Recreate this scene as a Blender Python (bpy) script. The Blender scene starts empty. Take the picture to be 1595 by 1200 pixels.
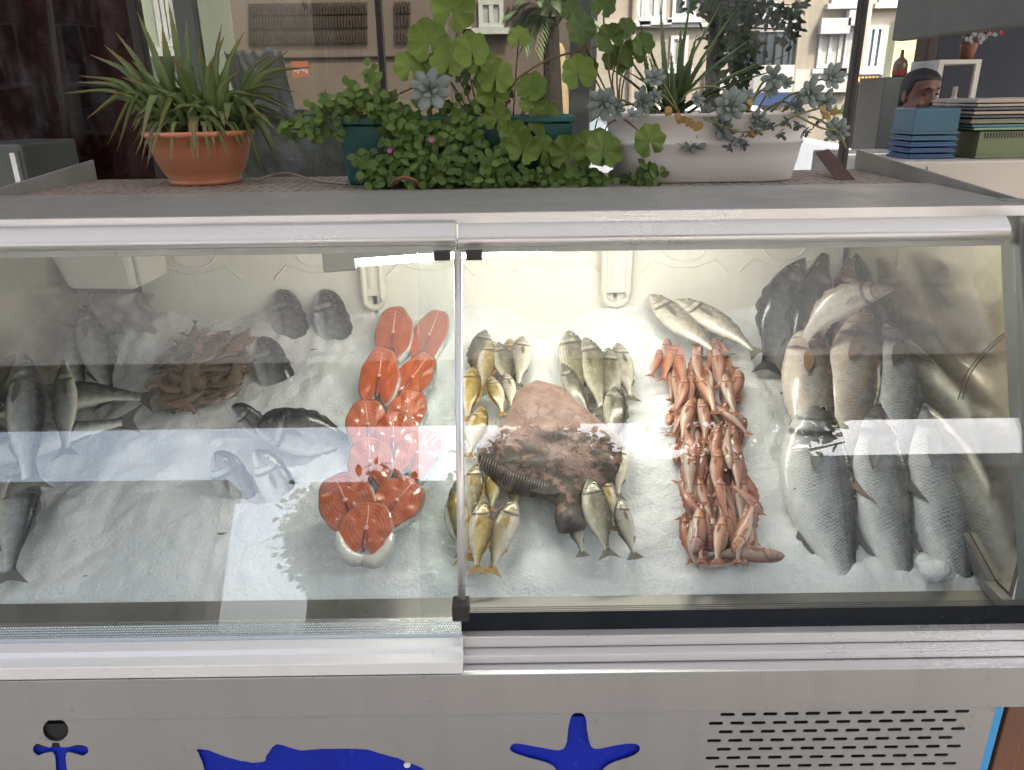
import bpy, bmesh, math, random
from mathutils import Vector, Matrix, noise
random.seed(7)
SC = bpy.context.scene
COL = SC.collection
R = math.radians
# ---------------------------------------------------------------- camera
CZ = 1.5; PITCH = R(20.6); ROLL = R(0.8); FPX = 1200.0
cF = Vector((0, math.cos(PITCH), -math.sin(PITCH)))
_r = Vector((1, 0, 0)); _u = Vector((0, math.sin(PITCH), math.cos(PITCH)))
cR = _r*math.cos(ROLL) - _u*math.sin(ROLL)
cU = _u*math.cos(ROLL) + _r*math.sin(ROLL)
cam_d = bpy.data.cameras.new('camera'); cam = bpy.data.objects.new('camera', cam_d); COL.objects.link(cam)
cam_d.sensor_width = 36; cam_d.lens = 36*FPX/1595; cam_d.clip_start = .05; cam_d.clip_end = 600
cam.matrix_world = Matrix(((cR.x, cU.x, -cF.x, 0), (cR.y, cU.y, -cF.y, 0), (cR.z, cU.z, -cF.z, CZ), (0, 0, 0, 1)))
SC.camera = cam
CP = Vector((0, 0, CZ))
# ---------------------------------------------------------------- light
SUN_EL = R(55); SUN_AZ = R(150)          # from the right-hand end of the street, high
W = bpy.data.worlds.new('World'); SC.world = W; W.use_nodes = True
nt = W.node_tree; bg = nt.nodes['Background']
sky = nt.nodes.new('ShaderNodeTexSky'); sky.sky_type = 'NISHITA'; sky.sun_disc = False
sky.sun_elevation = SUN_EL; sky.sun_rotation = SUN_AZ; sky.dust_density = 6.0; sky.air_density = 1.0; sky.ozone_density = .6
nt.links.new(sky.outputs[0], bg.inputs[0]); bg.inputs[1].default_value = 0.15
sd = bpy.data.lights.new('sun', 'SUN'); sd.energy = 2.6; sd.angle = R(.5); sd.color = (1, .95, .87)
so = bpy.data.objects.new('sun', sd); COL.objects.link(so)
sv = Vector((math.sin(SUN_AZ)*math.cos(SUN_EL), math.cos(SUN_AZ)*math.cos(SUN_EL), math.sin(SUN_EL)))
so.rotation_euler = sv.to_track_quat('Z', 'Y').to_euler()
SC.view_settings.view_transform = 'Standard'; SC.view_settings.look = 'None'
SC.view_settings.exposure = 2.05; SC.view_settings.gamma = 1
SC.render.engine = 'CYCLES'
try:
    SC.cycles.max_bounces = 10; SC.cycles.transparent_max_bounces = 16; SC.cycles.caustics_reflective = False
    SC.cycles.sample_clamp_indirect = 6
except Exception: pass
# ---------------------------------------------------------------- pixel helpers (photo pixels -> points on real surfaces)
def ray(px, py): return (cF + cR*((px-797.5)/FPX) - cU*((py-600)/FPX)).normalized()
def atY(px, py, Y): d = ray(px, py); return CP + d*(Y/d.y)
def atZ(px, py, Z): d = ray(px, py); return CP + d*((Z-CZ)/d.z)
BP = Vector((0, .86, .88)); BN = Vector((0, -.3687, .9296)); BT = Vector((0, .9296, .3687))
def at(px, py, lift=0.0):
    d = ray(px, py); p0 = BP + BN*lift
    return CP + d*((p0-CP).dot(BN)/d.dot(BN))
# ---------------------------------------------------------------- mesh builder
class MB:
    def __init__(s): s.v = []; s.f = []; s.uv = []
    def add(s, vs, fs, uvs=None):
        n = len(s.v); s.v += [Vector(p) for p in vs]; s.f += [tuple(i+n for i in f) for f in fs]
        s.uv += uvs if uvs else [(0, 0)]*len(vs); return s
    def box(s, x0, x1, y0, y1, z0, z1):
        vs = [(x, y, z) for x in (x0, x1) for y in (y0, y1) for z in (z0, z1)]
        return s.add(vs, [(0, 1, 3, 2), (4, 6, 7, 5), (0, 4, 5, 1), (2, 3, 7, 6), (0, 2, 6, 4), (1, 5, 7, 3)])
    def hull8(s, vs):   # vs: bottom 4 then top 4, matching order
        return s.add(vs, [(0, 1, 2, 3), (4, 7, 6, 5), (0, 4, 5, 1), (1, 5, 6, 2), (2, 6, 7, 3), (3, 7, 4, 0)])
    def loft(s, rings, cap=True, uvs=None, closed=True):
        n = len(rings[0]); vs = [p for r in rings for p in r]; fs = []
        for i in range(len(rings)-1):
            for j in range(n if closed else n-1):
                k = (j+1) % n; fs.append((i*n+j, i*n+k, (i+1)*n+k, (i+1)*n+j))
        if cap and closed: fs.append(tuple(range(n))); fs.append(tuple((len(rings)-1)*n+j for j in range(n)))
        return s.add(vs, fs, uvs)
    def tube(s, pts, rad, seg=8, flat=None):
        pts = [Vector(p) for p in pts]; rings = []
        up = Vector((0, 0, 1))
        for i, p in enumerate(pts):
            t = (pts[min(i+1, len(pts)-1)]-pts[max(i-1, 0)]).normalized()
            a = t.cross(up if abs(t.z) < .95 else Vector((0, 1, 0))).normalized(); b = t.cross(a)
            r = rad[i] if isinstance(rad, (list, tuple)) else rad
            rings.append([p+a*(math.cos(2*math.pi*k/seg)*r)+b*(math.sin(2*math.pi*k/seg)*r*(flat or 1)) for k in range(seg)])
        return s.loft(rings)
    def prismx(s, prof, x0, x1):    # prof (y,z) polygon, extruded in x
        return s.loft([[(x0, y, z) for y, z in prof], [(x1, y, z) for y, z in prof]])
    def rev(s, prof, c, seg=32, sx=1, sy=1, cap=True):   # prof (r,z)
        rings = [[(c[0]+r*sx*math.cos(2*math.pi*k/seg), c[1]+r*sy*math.sin(2*math.pi*k/seg), c[2]+z) for k in range(seg)] for r, z in prof]
        return s.loft(rings, cap)
    def grid(s, fn, nu, nv, uvf=None):
        vs = [fn(i/nu, j/nv) for i in range(nu+1) for j in range(nv+1)]
        uv = [(i/nu, j/nv) for i in range(nu+1) for j in range(nv+1)]
        fs = [(i*(nv+1)+j, (i+1)*(nv+1)+j, (i+1)*(nv+1)+j+1, i*(nv+1)+j+1) for i in range(nu) for j in range(nv)]
        return s.add(vs, fs, uv)
    def sphere(s, c, r, nu=14, nv=9, sc=(1, 1, 1)):
        rings = []
        for i in range(nv+1):
            t = math.pi*(.02+.96*i/nv)
            rings.append([(c[0]+r*sc[0]*math.sin(t)*math.cos(2*math.pi*k/nu), c[1]+r*sc[1]*math.sin(t)*math.sin(2*math.pi*k/nu), c[2]+r*sc[2]*math.cos(t)) for k in range(nu)])
        return s.loft(rings)
    def build(s, name, mat, parent=None, label=None, smooth=False, bevel=0, local=False, sub=0, solid=0):
        me = bpy.data.meshes.new(name)
        off = Vector(parent.location) if (parent is not None and not local) else Vector((0, 0, 0))
        me.from_pydata([tuple(p-off) for p in s.v], [], s.f); 
        uvl = me.uv_layers.new(name='UVMap')
        for l in me.loops: uvl.data[l.index].uv = s.uv[l.vertex_index]
        bm = bmesh.new(); bm.from_mesh(me); bmesh.ops.recalc_face_normals(bm, faces=bm.faces[:]); bm.to_mesh(me); bm.free()
        me.materials.append(mat)
        for p in me.polygons: p.use_smooth = smooth
        o = bpy.data.objects.new(name, me); COL.objects.link(o)
        if parent is not None: o.parent = parent
        if label: o['label'] = label
        if solid: m = o.modifiers.new('s', 'SOLIDIFY'); m.thickness = solid; m.offset = 0
        if bevel: m = o.modifiers.new('b', 'BEVEL'); m.width = bevel; m.segments = 2; m.limit_method = 'ANGLE'
        if sub: m = o.modifiers.new('u', 'SUBSURF'); m.levels = sub; m.render_levels = sub
        return o
def bake(o):     # apply modifiers into the mesh, no operators
    dg = bpy.context.evaluated_depsgraph_get(); me = bpy.data.meshes.new_from_object(o.evaluated_get(dg))
    o.modifiers.clear(); o.data = me; return o
def thing(name, label, cat, loc=(0, 0, 0), group=None, mtx=None):
    o = bpy.data.objects.new(name, None); COL.objects.link(o); o.empty_display_size = .05
    if mtx is not None: o.matrix_world = mtx
    else: o.location = loc
    return tag(o, label, cat, group)
def tag(o, label=None, cat=None, group=None, kind=None):
    if label: o['label'] = label
    if cat: o['category'] = cat
    if group: o['group'] = group
    if kind: o['kind'] = kind
    return o
def lerp(a, b, t): return a+(b-a)*t
def tab(t, x):
    for i in range(len(t)-1):
        if x <= t[i+1][0]:
            k = (x-t[i][0])/(t[i+1][0]-t[i][0]); k = max(0, min(1, k)); k2 = k*k*(3-2*k)*.35+k*.65
            return lerp(t[i][1], t[i+1][1], k2)
    return t[-1][1]
def crv(pts, n):    # Catmull-Rom through points
    P = [Vector(p) for p in pts]; P = [P[0]*2-P[1]]+P+[P[-1]*2-P[-2]]; out = []
    m = len(P)-3
    for i in range(n+1):
        t = i/n*m; k = min(int(t), m-1); t -= k
        a, b, c, d = P[k:k+4]
        out.append(.5*((2*b)+(c-a)*t+(2*a-5*b+4*c-d)*t*t+(3*b-a-3*c+d)*t**3))
    return out
# ---------------------------------------------------------------- materials
class NT:
    def __init__(s, name):
        s.m = bpy.data.materials.new(name); s.m.use_nodes = True; s.t = s.m.node_tree
        s.b = s.t.nodes['Principled BSDF']
    def n(s, typ, **kw):
        n = s.t.nodes.new(typ)
        for k, v in kw.items():
            if k.startswith('i_'):
                key = k[2:]; key = int(key) if key.isdigit() else key.replace('_', ' ')
                s.put(n.inputs[key], v)
            else: setattr(n, k, v)
        return n
    def put(s, sock, v):
        if isinstance(v, bpy.types.NodeSocket): s.t.links.new(v, sock)
        elif isinstance(v, (tuple, list)) and len(v) == 3 and sock.type == 'RGBA': sock.default_value = (*v, 1)
        else: sock.default_value = v
    def math(s, op, a, b=0.0, c=0.0, clamp=False):
        n = s.t.nodes.new('ShaderNodeMath'); n.operation = op; n.use_clamp = clamp
        s.put(n.inputs[0], a); s.put(n.inputs[1], b); s.put(n.inputs[2], c); return n.outputs[0]
    def mix(s, f, a, b, mode='MIX'):
        n = s.t.nodes.new('ShaderNodeMix'); n.data_type = 'RGBA'; n.blend_type = mode
        s.put(n.inputs[0], f); s.put(n.inputs[6], a); s.put(n.inputs[7], b); return n.outputs[2]
    def ramp(s, f, stops):
        n = s.t.nodes.new('ShaderNodeValToRGB'); e = n.color_ramp.elements
        while len(e) < len(stops): e.new(.5)
        for i, (p, c) in enumerate(stops):
            e[i].position = p; e[i].color = (*c, 1) if isinstance(c, (tuple, list)) else (c, c, c, 1)
        s.put(n.inputs[0], f); return n.outputs[0]
    def co(s, kind='Object'): return s.n('ShaderNodeTexCoord').outputs[kind]
    def map(s, v, sc=(1, 1, 1), rot=(0, 0, 0), loc=(0, 0, 0)):
        n = s.n('ShaderNodeMapping'); s.put(n.inputs[0], v); n.inputs[1].default_value = loc; n.inputs[2].default_value = rot; n.inputs[3].default_value = sc; return n.outputs[0]
    def noise(s, v, sc, det=4, rough=.55, dist=0):
        n = s.n('ShaderNodeTexNoise'); s.put(n.inputs['Vector'], v); n.inputs['Scale'].default_value = sc; n.inputs['Detail'].default_value = det
        n.inputs['Roughness'].default_value = rough; n.inputs['Distortion'].default_value = dist; return n.outputs[0]
    def vor(s, v, sc, feat='F1', rnd=1.0, out=0):
        n = s.n('ShaderNodeTexVoronoi', feature=feat); s.put(n.inputs['Vector'], v); n.inputs['Scale'].default_value = sc; n.inputs['Randomness'].default_value = rnd; return n.outputs[out]
    def bump(s, h, st, dist=.001, nrm=None):
        n = s.n('ShaderNodeBump'); s.put(n.inputs['Height'], h); n.inputs['Strength'].default_value = st; n.inputs['Distance'].default_value = dist
        if nrm: s.put(n.inputs['Normal'], nrm)
        s.put(s.b.inputs['Normal'], n.outputs[0]); return n.outputs[0]
    def set(s, **kw):
        for k, v in kw.items(): s.put(s.b.inputs[k.replace('_', ' ')], v)
        return s
def pm(name, c, c2=None, sc=8, rough=.5, metal=0, bump=0, bsc=60, bd=.001, coat=0, sss=0, stretch=(1, 1, 1), rvar=.1, trans=0, spec=.5):
    k = NT(name); o = k.map(k.co(), stretch)
    c2 = c2 or tuple(x*.8 for x in c)
    f = k.ramp(k.noise(o, sc, 6, .6), [(.3, 0.), (.7, 1.)])
    k.set(Base_Color=k.mix(f, c, c2), Metallic=metal, Coat_Weight=coat, Subsurface_Weight=sss)
    k.b.inputs['Specular IOR Level'].default_value = spec
    k.put(k.b.inputs['Roughness'], k.math('MULTIPLY_ADD', k.noise(o, sc*2.3, 4), rvar*2, rough-rvar))
    if sss: k.b.inputs['Subsurface Scale'].default_value = .01; k.b.inputs['Subsurface Radius'].default_value = (1, .9, .8)
    if bump: k.bump(k.noise(o, bsc, 4, .6), bump, bd)
    return k.m
M = {}
def steel(name, c, rough=.35, metal=.8, streak=(1, 40, 40), dirt=.3, smudge=(.35, .33, .30)):
    k = NT(name); o = k.co()
    br = k.noise(k.map(o, streak), 14, 5, .7)
    d = k.ramp(k.noise(o, 5, 8, .65), [(.42, 0.), (.75, 1.)])
    sp = k.ramp(k.noise(k.map(o, (1, 1, 1), loc=(3, 1, 7)), 70, 3, .5), [(.68, 0.), (.76, 1.)])
    col = k.mix(k.math('MULTIPLY', d, dirt), c, smudge)
    col = k.mix(k.math('MULTIPLY', br, .22), col, tuple(x*.6 for x in c))
    col = k.mix(k.math('MULTIPLY', sp, dirt*.9), col, (.16, .13, .10))
    dr = k.ramp(k.noise(k.map(o, (26, 26, 1.6)), 1.0, 6, .65), [(.50, 0.), (.70, 1.)]); col = k.mix(k.math('MULTIPLY', dr, dirt*.55), col, tuple(x*.62 for x in c))
    k.set(Base_Color=col, Metallic=metal)
    k.put(k.b.inputs['Roughness'], k.math('ADD', k.math('MULTIPLY_ADD', br, .15, rough-.08), k.math('MULTIPLY', d, .2)))
    k.bump(k.math('ADD', k.math('MULTIPLY', br, .3), k.noise(o, 3.5, 2)), .12, .004)
    return k.m
M['body'] = steel('brushed_body', (.45, .448, .44), .36, .72)
M['rail'] = steel('rail_aluminium', (.72, .72, .725), .27, .8, dirt=.10, smudge=(.3, .3, .3))
M['railw'] = steel('pale_rail', (.80, .80, .79), .4, .25, dirt=.15)
M['frame'] = steel('frame_steel', (.42, .415, .385), .38, .4, dirt=.6, smudge=(.2, .19, .15))
M['ledge'] = steel('inner_ledge', (.30, .29, .27), .38, .6, dirt=.5)
M['cheek'] = steel('end_casting', (.19, .21, .20), .5, .2, dirt=.4)
def mirror():
    k = NT('end_panel_steel'); o = k.co()
    d = k.ramp(k.noise(o, 7, 8, .7), [(.4, 0.), (.75, 1.)])
    k.set(Base_Color=k.mix(k.math('MULTIPLY', d, .55), (.62, .58, .49), (.42, .38, .29)), Metallic=.9)
    k.put(k.b.inputs['Roughness'], k.math('MULTIPLY_ADD', d, .3, .10)); k.bump(k.noise(o, 4, 3), .15, .006); return k.m
M['mirror'] = mirror()
def glassmat(name, tint=(.96, .985, .975), boost=1.9, wav=0.0, dirt=.0):
    k = NT(name); t = k.t
    lw = k.n('ShaderNodeLayerWeight'); lw.inputs[0].default_value = .5
    f = k.math('POWER', lw.outputs['Facing'], 5.0); f = k.math('MULTIPLY_ADD', f, .96, .04)
    f = k.math('MULTIPLY', f, boost, clamp=True)
    tr = k.n('ShaderNodeBsdfTransparent'); tr.inputs[0].default_value = (*tint, 1)
    gl = k.n('ShaderNodeBsdfGlossy'); gl.inputs['Roughness'].default_value = .0; gl.inputs[0].default_value = (1, 1, 1, 1)
    if wav:
        b = k.n('ShaderNodeBump'); b.inputs['Strength'].default_value = wav; b.inputs['Distance'].default_value = .01
        k.put(b.inputs['Height'], k.noise(k.map(k.co(), (1, 3, 3)), 2.0, 1)); k.put(gl.inputs['Normal'], b.outputs[0])
    ms = k.n('ShaderNodeMixShader'); k.put(ms.inputs[0], f); k.put(ms.inputs[1], tr.outputs[0]); k.put(ms.inputs[2], gl.outputs[0])
    out = ms.outputs[0]
    if dirt:
        df = k.n('ShaderNodeBsdfDiffuse'); df.inputs[0].default_value = (.7, .7, .68, 1)
        m2 = k.n('ShaderNodeMixShader')
        d = k.ramp(k.noise(k.map(k.co(), (3, 1, 1)), 6, 8, .7), [(.45, 0.), (.8, 1.)])
        k.put(m2.inputs[0], k.math('MULTIPLY', d, dirt)); k.put(m2.inputs[1], out); k.put(m2.inputs[2], df.outputs[0]); out = m2.outputs[0]
    k.put(t.nodes['Material Output'].inputs[0], out); t.nodes.remove(k.b); return k.m
M['glass'] = glassmat('display_glass', wav=.012, dirt=.05, boost=1.6)
M['backglass'] = glassmat('tinted_shop_glass', (.52, .53, .50), .55, .1, dirt=.08)  # dirt film also softens the view behind, imitating haze
M['clearglass'] = glassmat('clear_shop_glass', (.74, .75, .74), .55, .1, dirt=.16)  # stronger dirt film, imitating haze over the street
M['carglass'] = pm('car_window', (.03, .035, .04), rough=.08)
# ================================================================ GROUND, AWNING, BUILDINGS IN THE STREET
def rz(py, Y): return atY(797.5, py, Y).z
def g_mat():
    k = NT('paving'); o = k.co()
    b = k.n('ShaderNodeTexBrick'); k.put(b.inputs['Vector'], o); b.inputs['Scale'].default_value = 2.5
    b.inputs['Color1'].default_value = (.36, .335, .30, 1); b.inputs['Color2'].default_value = (.31, .29, .26, 1); b.inputs['Mortar'].default_value = (.22, .20, .18, 1); b.inputs['Mortar Size'].default_value = .01
    k.set(Base_Color=k.mix(k.math('MULTIPLY', k.noise(o, 3, 6), .5), b.outputs[0], (.25, .235, .21)), Roughness=.8); k.bump(k.noise(o, 60), .3, .003); return k.m
M['paving'] = g_mat()
M['asphalt'] = pm('asphalt', (.06, .06, .062), (.045, .045, .046), 4, .85, bump=.4, bsc=200)
M['kerb'] = pm('kerb_stone', (.33, .32, .30), rough=.8, bump=.3)
tag(MB().box(-70, 70, -60, 90, -.02, 0).build('ground', M['asphalt']), kind='structure')
tag(MB().box(-16, 16, -9.2, 7.2, .004, .10).build('pavement', M['paving']), kind='structure')  # carried far out in front to bounce sunlight onto the counter
tag(MB().box(-16, 16, -9.36, -9.203, .004, .11).box(-16, 16, 7.203, 7.36, .004, .11).build('kerb', M['kerb'], bevel=.01), kind='structure')
def canvasmat():
    k = NT('awning_canvas'); col = k.mix(k.noise(k.map(k.co(), (1, .3, 1)), 3, 4), (.27, .27, .27), (.22, .22, .225))
    tr = k.n('ShaderNodeBsdfTranslucent'); df = k.n('ShaderNodeBsdfDiffuse'); ms = k.n('ShaderNodeMixShader'); k.put(tr.inputs[0], col); k.put(df.inputs[0], col); ms.inputs[0].default_value = CANV
    k.put(ms.inputs[1], df.outputs[0]); k.put(ms.inputs[2], tr.outputs[0]); k.put(k.t.nodes['Material Output'].inputs[0], ms.outputs[0]); return k.m
CANV = .46
M['canvas'] = canvasmat()
M['darkmetal'] = pm('dark_metal', (.035, .032, .03), rough=.5, metal=.4)
M['canvas2'] = pm('valance_canvas', (.10, .095, .08), rough=.9)
aw = thing('awning', 'dark canopy over the whole fish counter and shop front', 'awning', (0, 1, 3))
MB().add([(-3.4, -2.735, 3.001), (3.3, -2.735, 3.001), (3.3, 2.2, 3.22), (-3.4, 2.2, 3.22)], [(0, 1, 2, 3)]).build('canvas', M['canvas'], aw)
MB().box(-3.4, 3.3, -2.74, -2.705, 2.56, 3.0).build('valance', M['canvas2'], aw)
rf = thing('shop_roof', 'dark flat roof over the shop room behind the counter', 'roof', (0, 4, 3.25)); MB().box(1.25, 7, 2.25, 6.3, 3.25, 3.35).box(-7, -1.25, 2.25, 3.4, 3.25, 3.35).build('slab', M['darkmetal'], rf)  # unseen roof, put in only over the parts kept dark
for x in (-3.38, 3.28): MB().box(x-.02, x+.02, -2.6, 2.15, 2.93, 2.975).build('rafter', M['darkmetal'], aw)
for x in (-3.38, 3.28): MB().tube([(x, -2.6, .1), (x, -2.6, 2.95)], .03, 10).build('pole', M['darkmetal'], aw)

def wallmat(name, c, c2): return pm(name, c, c2, 1.2, .85, bump=.25, bsc=30, bd=.01)
M['wbeige'] = wallmat('beige_render', (.33, .29, .235), (.28, .245, .20))
M['wpink'] = wallmat('pinkish_render', (.16, .125, .105), (.13, .10, .085))
M['wwhite'] = wallmat('white_render', (.50, .49, .46), (.44, .43, .40))
M['wdim'] = wallmat('brown_render', (.13, .115, .10), (.10, .09, .08)); M['wdim2'] = wallmat('taupe_render', (.17, .155, .14), (.14, .125, .11))
M['wgrey'] = wallmat('grey_render', (.40, .38, .36), (.33, .31, .29))
M['winglass'] = pm('window_pane', (.05, .06, .07), (.08, .10, .11), 2, .12)
M['winframe'] = pm('window_frame', (.52, .53, .53), rough=.5)
M['shutter'] = pm('roller_shutter', (.46, .45, .41), rough=.6)
M['blind'] = pm('curtain_white', (.36, .38, .37), rough=.8)
def facade(name, label, x0, x1, yf, depth, h, mat, rows, wins, sgn=1, base=0):
    """building whose front face is at y=yf; sgn -1: the front looks towards -y, +1: towards +y. wins: (x centre, z centre, w, h, kind)"""
    t = thing(name, label, 'building', ((x0+x1)/2, yf, 0))
    MB().box(x0, x1, min(yf, yf-sgn*depth), max(yf, yf-sgn*depth), base, h).build('wall', mat, t)
    MB().box(x0-.15, x1+.15, min(yf+sgn*.2, yf-sgn*depth), max(yf+sgn*.2, yf-sgn*depth), h+.002, h+.3).build('roof', M['wgrey'], t)
    for (xc, zc, w, hh, kd) in wins:
        a, b = yf+sgn*.004, yf+sgn*.06
        f = MB()
        for (q0, q1, r0, r1) in ((xc-w/2, xc-w/2+.06, zc-hh/2, zc+hh/2), (xc+w/2-.06, xc+w/2, zc-hh/2, zc+hh/2), (xc-w/2+.062, xc+w/2-.062, zc+hh/2-.06, zc+hh/2), (xc-w/2+.062, xc+w/2-.062, zc-hh/2, zc-hh/2+.06), (xc-.03, xc+.03, zc-hh/2+.063, zc+hh/2-.063)):
            f.box(q0, q1, min(a, b), max(a, b), r0, r1)
        wf = f.build('window', M['winframe'], t)
        pa = MB().box(xc-w/2+.05, xc+w/2-.05, min(a, yf+sgn*.03), max(a, yf+sgn*.03), zc-hh/2+.05, zc+hh/2-.05)
        pa.build('pane', M['shutter'] if kd == 's' else M['blind'] if kd == 'c' else M['winglass'], wf, local=True).location = -Vector(t.location)
        wf_s = MB().box(xc-w/2-.1, xc+w/2+.1, min(a, yf+sgn*.16), max(a, yf+sgn*.16), zc-hh/2-.09, zc-hh/2-.01).build('sill', M['winframe'], wf, local=True); wf_s.location = -Vector(t.location)
        if kd == 's': MB().box(xc-w/2-.05, xc+w/2+.05, min(yf+sgn*.062, yf+sgn*.2), max(yf+sgn*.062, yf+sgn*.2), zc+hh/2-.05, zc+hh/2+.2).build('shutter_box', M['winframe'], t)
    return t
# opposite side of the street (seen only as reflections in the display glass)
gw = lambda x0, n, z, st=2.2: [(x0+i*st, z, 1.1, 1.4, 'g') for i in range(n)]
facade('apartment_block', 'wide taupe block across the street mirrored in the left glass pane', -26, -7.3, -17, .9, 6.5, M['wdim2'], 2, gw(-24, 8, 2.6), 1)
facade('narrow_house', 'narrow brown house across the street between two wider blocks', -5.0, -1.25, -17.3, 8, 6.5, M['wdim'], 1, gw(-4.2, 2, 2.4), 1)
facade('apartment_block', 'tallest brown block across the street mirrored in the right glass pane', -.9, 24, -17, 8, 6.9, M['wdim'], 2, gw(0.5, 10, 2.6), 1)

# ================================================================ FISH COUNTER
XL, XR = -.78, .635
FC = thing('fish_counter', 'long brushed steel refrigerated counter with sliding glass fronts and blue starfish cut-out', 'display counter', (0, 1.1, 0))
B = lambda mb, n, m, **k: mb.build(n, M[m], FC, **k)
# ---- panes: two leaning planes
class Pane:
    def __init__(s, off):
        s.b = Vector((0, .762, rz(1000, .762))); s.t = Vector((0, .950, rz(375, .950))); e_ = (s.t-s.b).normalized(); e_ = Vector((0, -e_.z, e_.y))*off; s.b += e_; s.t += e_
        s.d = (s.t-s.b).normalized(); s.n = Vector((0, -s.d.z, s.d.y))
    def p(s, px, py, out=0.0):
        q = s.b+s.n*out; d = ray(px, py); return CP+d*((q-CP).dot(s.n)/d.dot(s.n))
    def slab(s, mb, x0, x1, a, b, o0, o1):   # a,b = py rows
        P = lambda py, o: (lambda q: (q.y, q.z))(s.p(797.5, py, o))
        return mb.loft([[(x, *P(a, o0)), (x, *P(b, o0)), (x, *P(b, o1)), (x, *P(a, o1))] for x in (x0, x1)])
pr, pl = Pane(0), Pane(.014)
XS = atY(716, 700, .84).x
B(pr.slab(MB(), XS-.05, .618, 372, 1000, 0, .004), 'glass_pane', 'glass', label='right sliding glass pane with black lower band')
B(pl.slab(MB(), -.82, XS, 372, 1006, 0, .004), 'glass_pane', 'glass', label='left sliding glass pane with dotted pale lower band')
def dots(name, c, fade):
    k = NT(name); o = k.n('ShaderNodeUVMap').outputs[0]
    s = k.n('ShaderNodeSeparateXYZ'); k.put(s.inputs[0], o); U, V = s.outputs[0], s.outputs[1]
    def fr(a): return k.math('SUBTRACT', k.math('FRACT', a), .5)
    row = k.math('FLOOR', V); uu = k.math('ADD', U, k.math('MULTIPLY', row, .5))
    d = k.math('SQRT', k.math('ADD', k.math('POWER', fr(uu), 2), k.math('POWER', fr(V), 2)))
    m = k.math('LESS_THAN', d, fade)
    tr = k.n('ShaderNodeBsdfTransparent'); ms = k.n('ShaderNodeMixShader'); k.set(Base_Color=c, Roughness=.4)
    k.put(ms.inputs[0], m); k.put(ms.inputs[1], tr.outputs[0]); k.put(ms.inputs[2], k.b.outputs[0])
    k.put(k.t.nodes['Material Output'].inputs[0], ms.outputs[0]); return k.m
M['dotl'] = dots('dotted_band', (.45, .53, .55), .40); M['dotr'] = dots('dotted_black', (.01, .012, .015), .36)
M['paleband'] = pm('pale_printed_band', (.55, .62, .66), (.50, .57, .60), rough=.3)
M['blackband'] = pm('black_printed_band', (.010, .012, .016), (.018, .02, .025), rough=.15)
def strip(pane, x0, x1, a, b, out, name, mat, nu=0, nv=0, label=None):
    P = [pane.p(797.5, y, out) for y in (a, b)]; mb = MB()
    mb.add([(x0, P[0].y, P[0].z), (x1, P[0].y, P[0].z), (x1, P[1].y, P[1].z), (x0, P[1].y, P[1].z)], [(0, 1, 2, 3)], [(0, nv), (nu, nv), (nu, 0), (0, 0)])
    return mb.build(name, M[mat], FC, label=label)
strip(pl, -.82, XS, 966, 985, .0052, 'dotted_band', 'dotl', 230, 5)
B(pl.slab(MB(), -.82, XS, 985, 1006, .0045, .0060), 'printed_band', 'paleband', label='pale blue band along the left pane')
B(pr.slab(MB(), XS-.001, .616, 954, 991, .0045, .0060), 'printed_band', 'blackband', label='black band along the right pane')
strip(pr, XS-.001, .616, 945, 954, .0052, 'dotted_band', 'dotr', 260, 3)
# divider post
a, b = pl.p(717, 392, .008), pl.p(717, 950, .008)
B(MB().tube([(XS+.001, a.y, a.z), (XS+.001, b.y, b.z)], .0048, 12), 'divider_post', 'rail', smooth=True)
q = pl.p(717, 948, .010); B(MB().box(XS-.010, XS+.010, q.y-.010, q.y+.012, q.z-.012, q.z+.010), 'post_clip', 'darkmetal', bevel=.002)
q = pl.p(712, 397, .006); B(MB().box(XS-.028, XS-.008, q.y-.006, q.y+.012, q.z-.006, q.z+.004), 'glass_clip', 'darkmetal', bevel=.001)
q = pl.p(735, 397, -.004); B(MB().box(XS+.010, XS+.030, q.y-.006, q.y+.012, q.z-.006, q.z+.004), 'glass_clip', 'darkmetal', bevel=.001)
# handles (convex rails along the top of each pane)
def handle(x0, x1, Y, a, b):
    z1, z0 = rz(a, Y), rz(b, Y); h = z1-z0; pf = [(Y+.026, z1), (Y+.022, z1+.001)]
    for i in range(15):
        t = i/14; pf.append((Y+.020*(1-math.sin(math.pi*(.12+.63*t)))+.006*(1-t)-.004, z1-h*t))
    pf += [(Y+.022, z0-.001), (Y+.026, z0)]
    return MB().prismx(pf, x0, x1)
B(handle(-.83, atY(709, 360, .935).x, .935, 350, 380), 'handle_rail', 'rail', smooth=False, label='left aluminium handle rail')
B(handle(atY(713, 360, .945).x, .612, .945, 350, 384), 'handle_rail', 'rail', label='right aluminium handle rail')
B(MB().box(-.83, XS-.004, .952, .968, rz(391, .955), rz(379.5, .955)).box(XS-.003, .615, .956, .975, rz(393, .958), rz(383, .958)), 'glass_rail', 'frame', bevel=.001)
# top frame and lip
zt = rz(330, .965)
B(MB().prismx([(.962, rz(347.5, .965)), (.962, zt-.002), (.966, zt), (1.205, zt+.001), (1.205, zt-.012), (.985, zt-.014), (.985, rz(347.5, .965))], -.83, .640), 'top_frame', 'frame')
B(MB().prismx([(.9600, rz(347, .96)), (.9600, rz(331.5, .96)), (.9615, rz(331.5, .96)), (.9615, rz(347, .96))], -.83, .636), 'fascia', 'rail')
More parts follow.
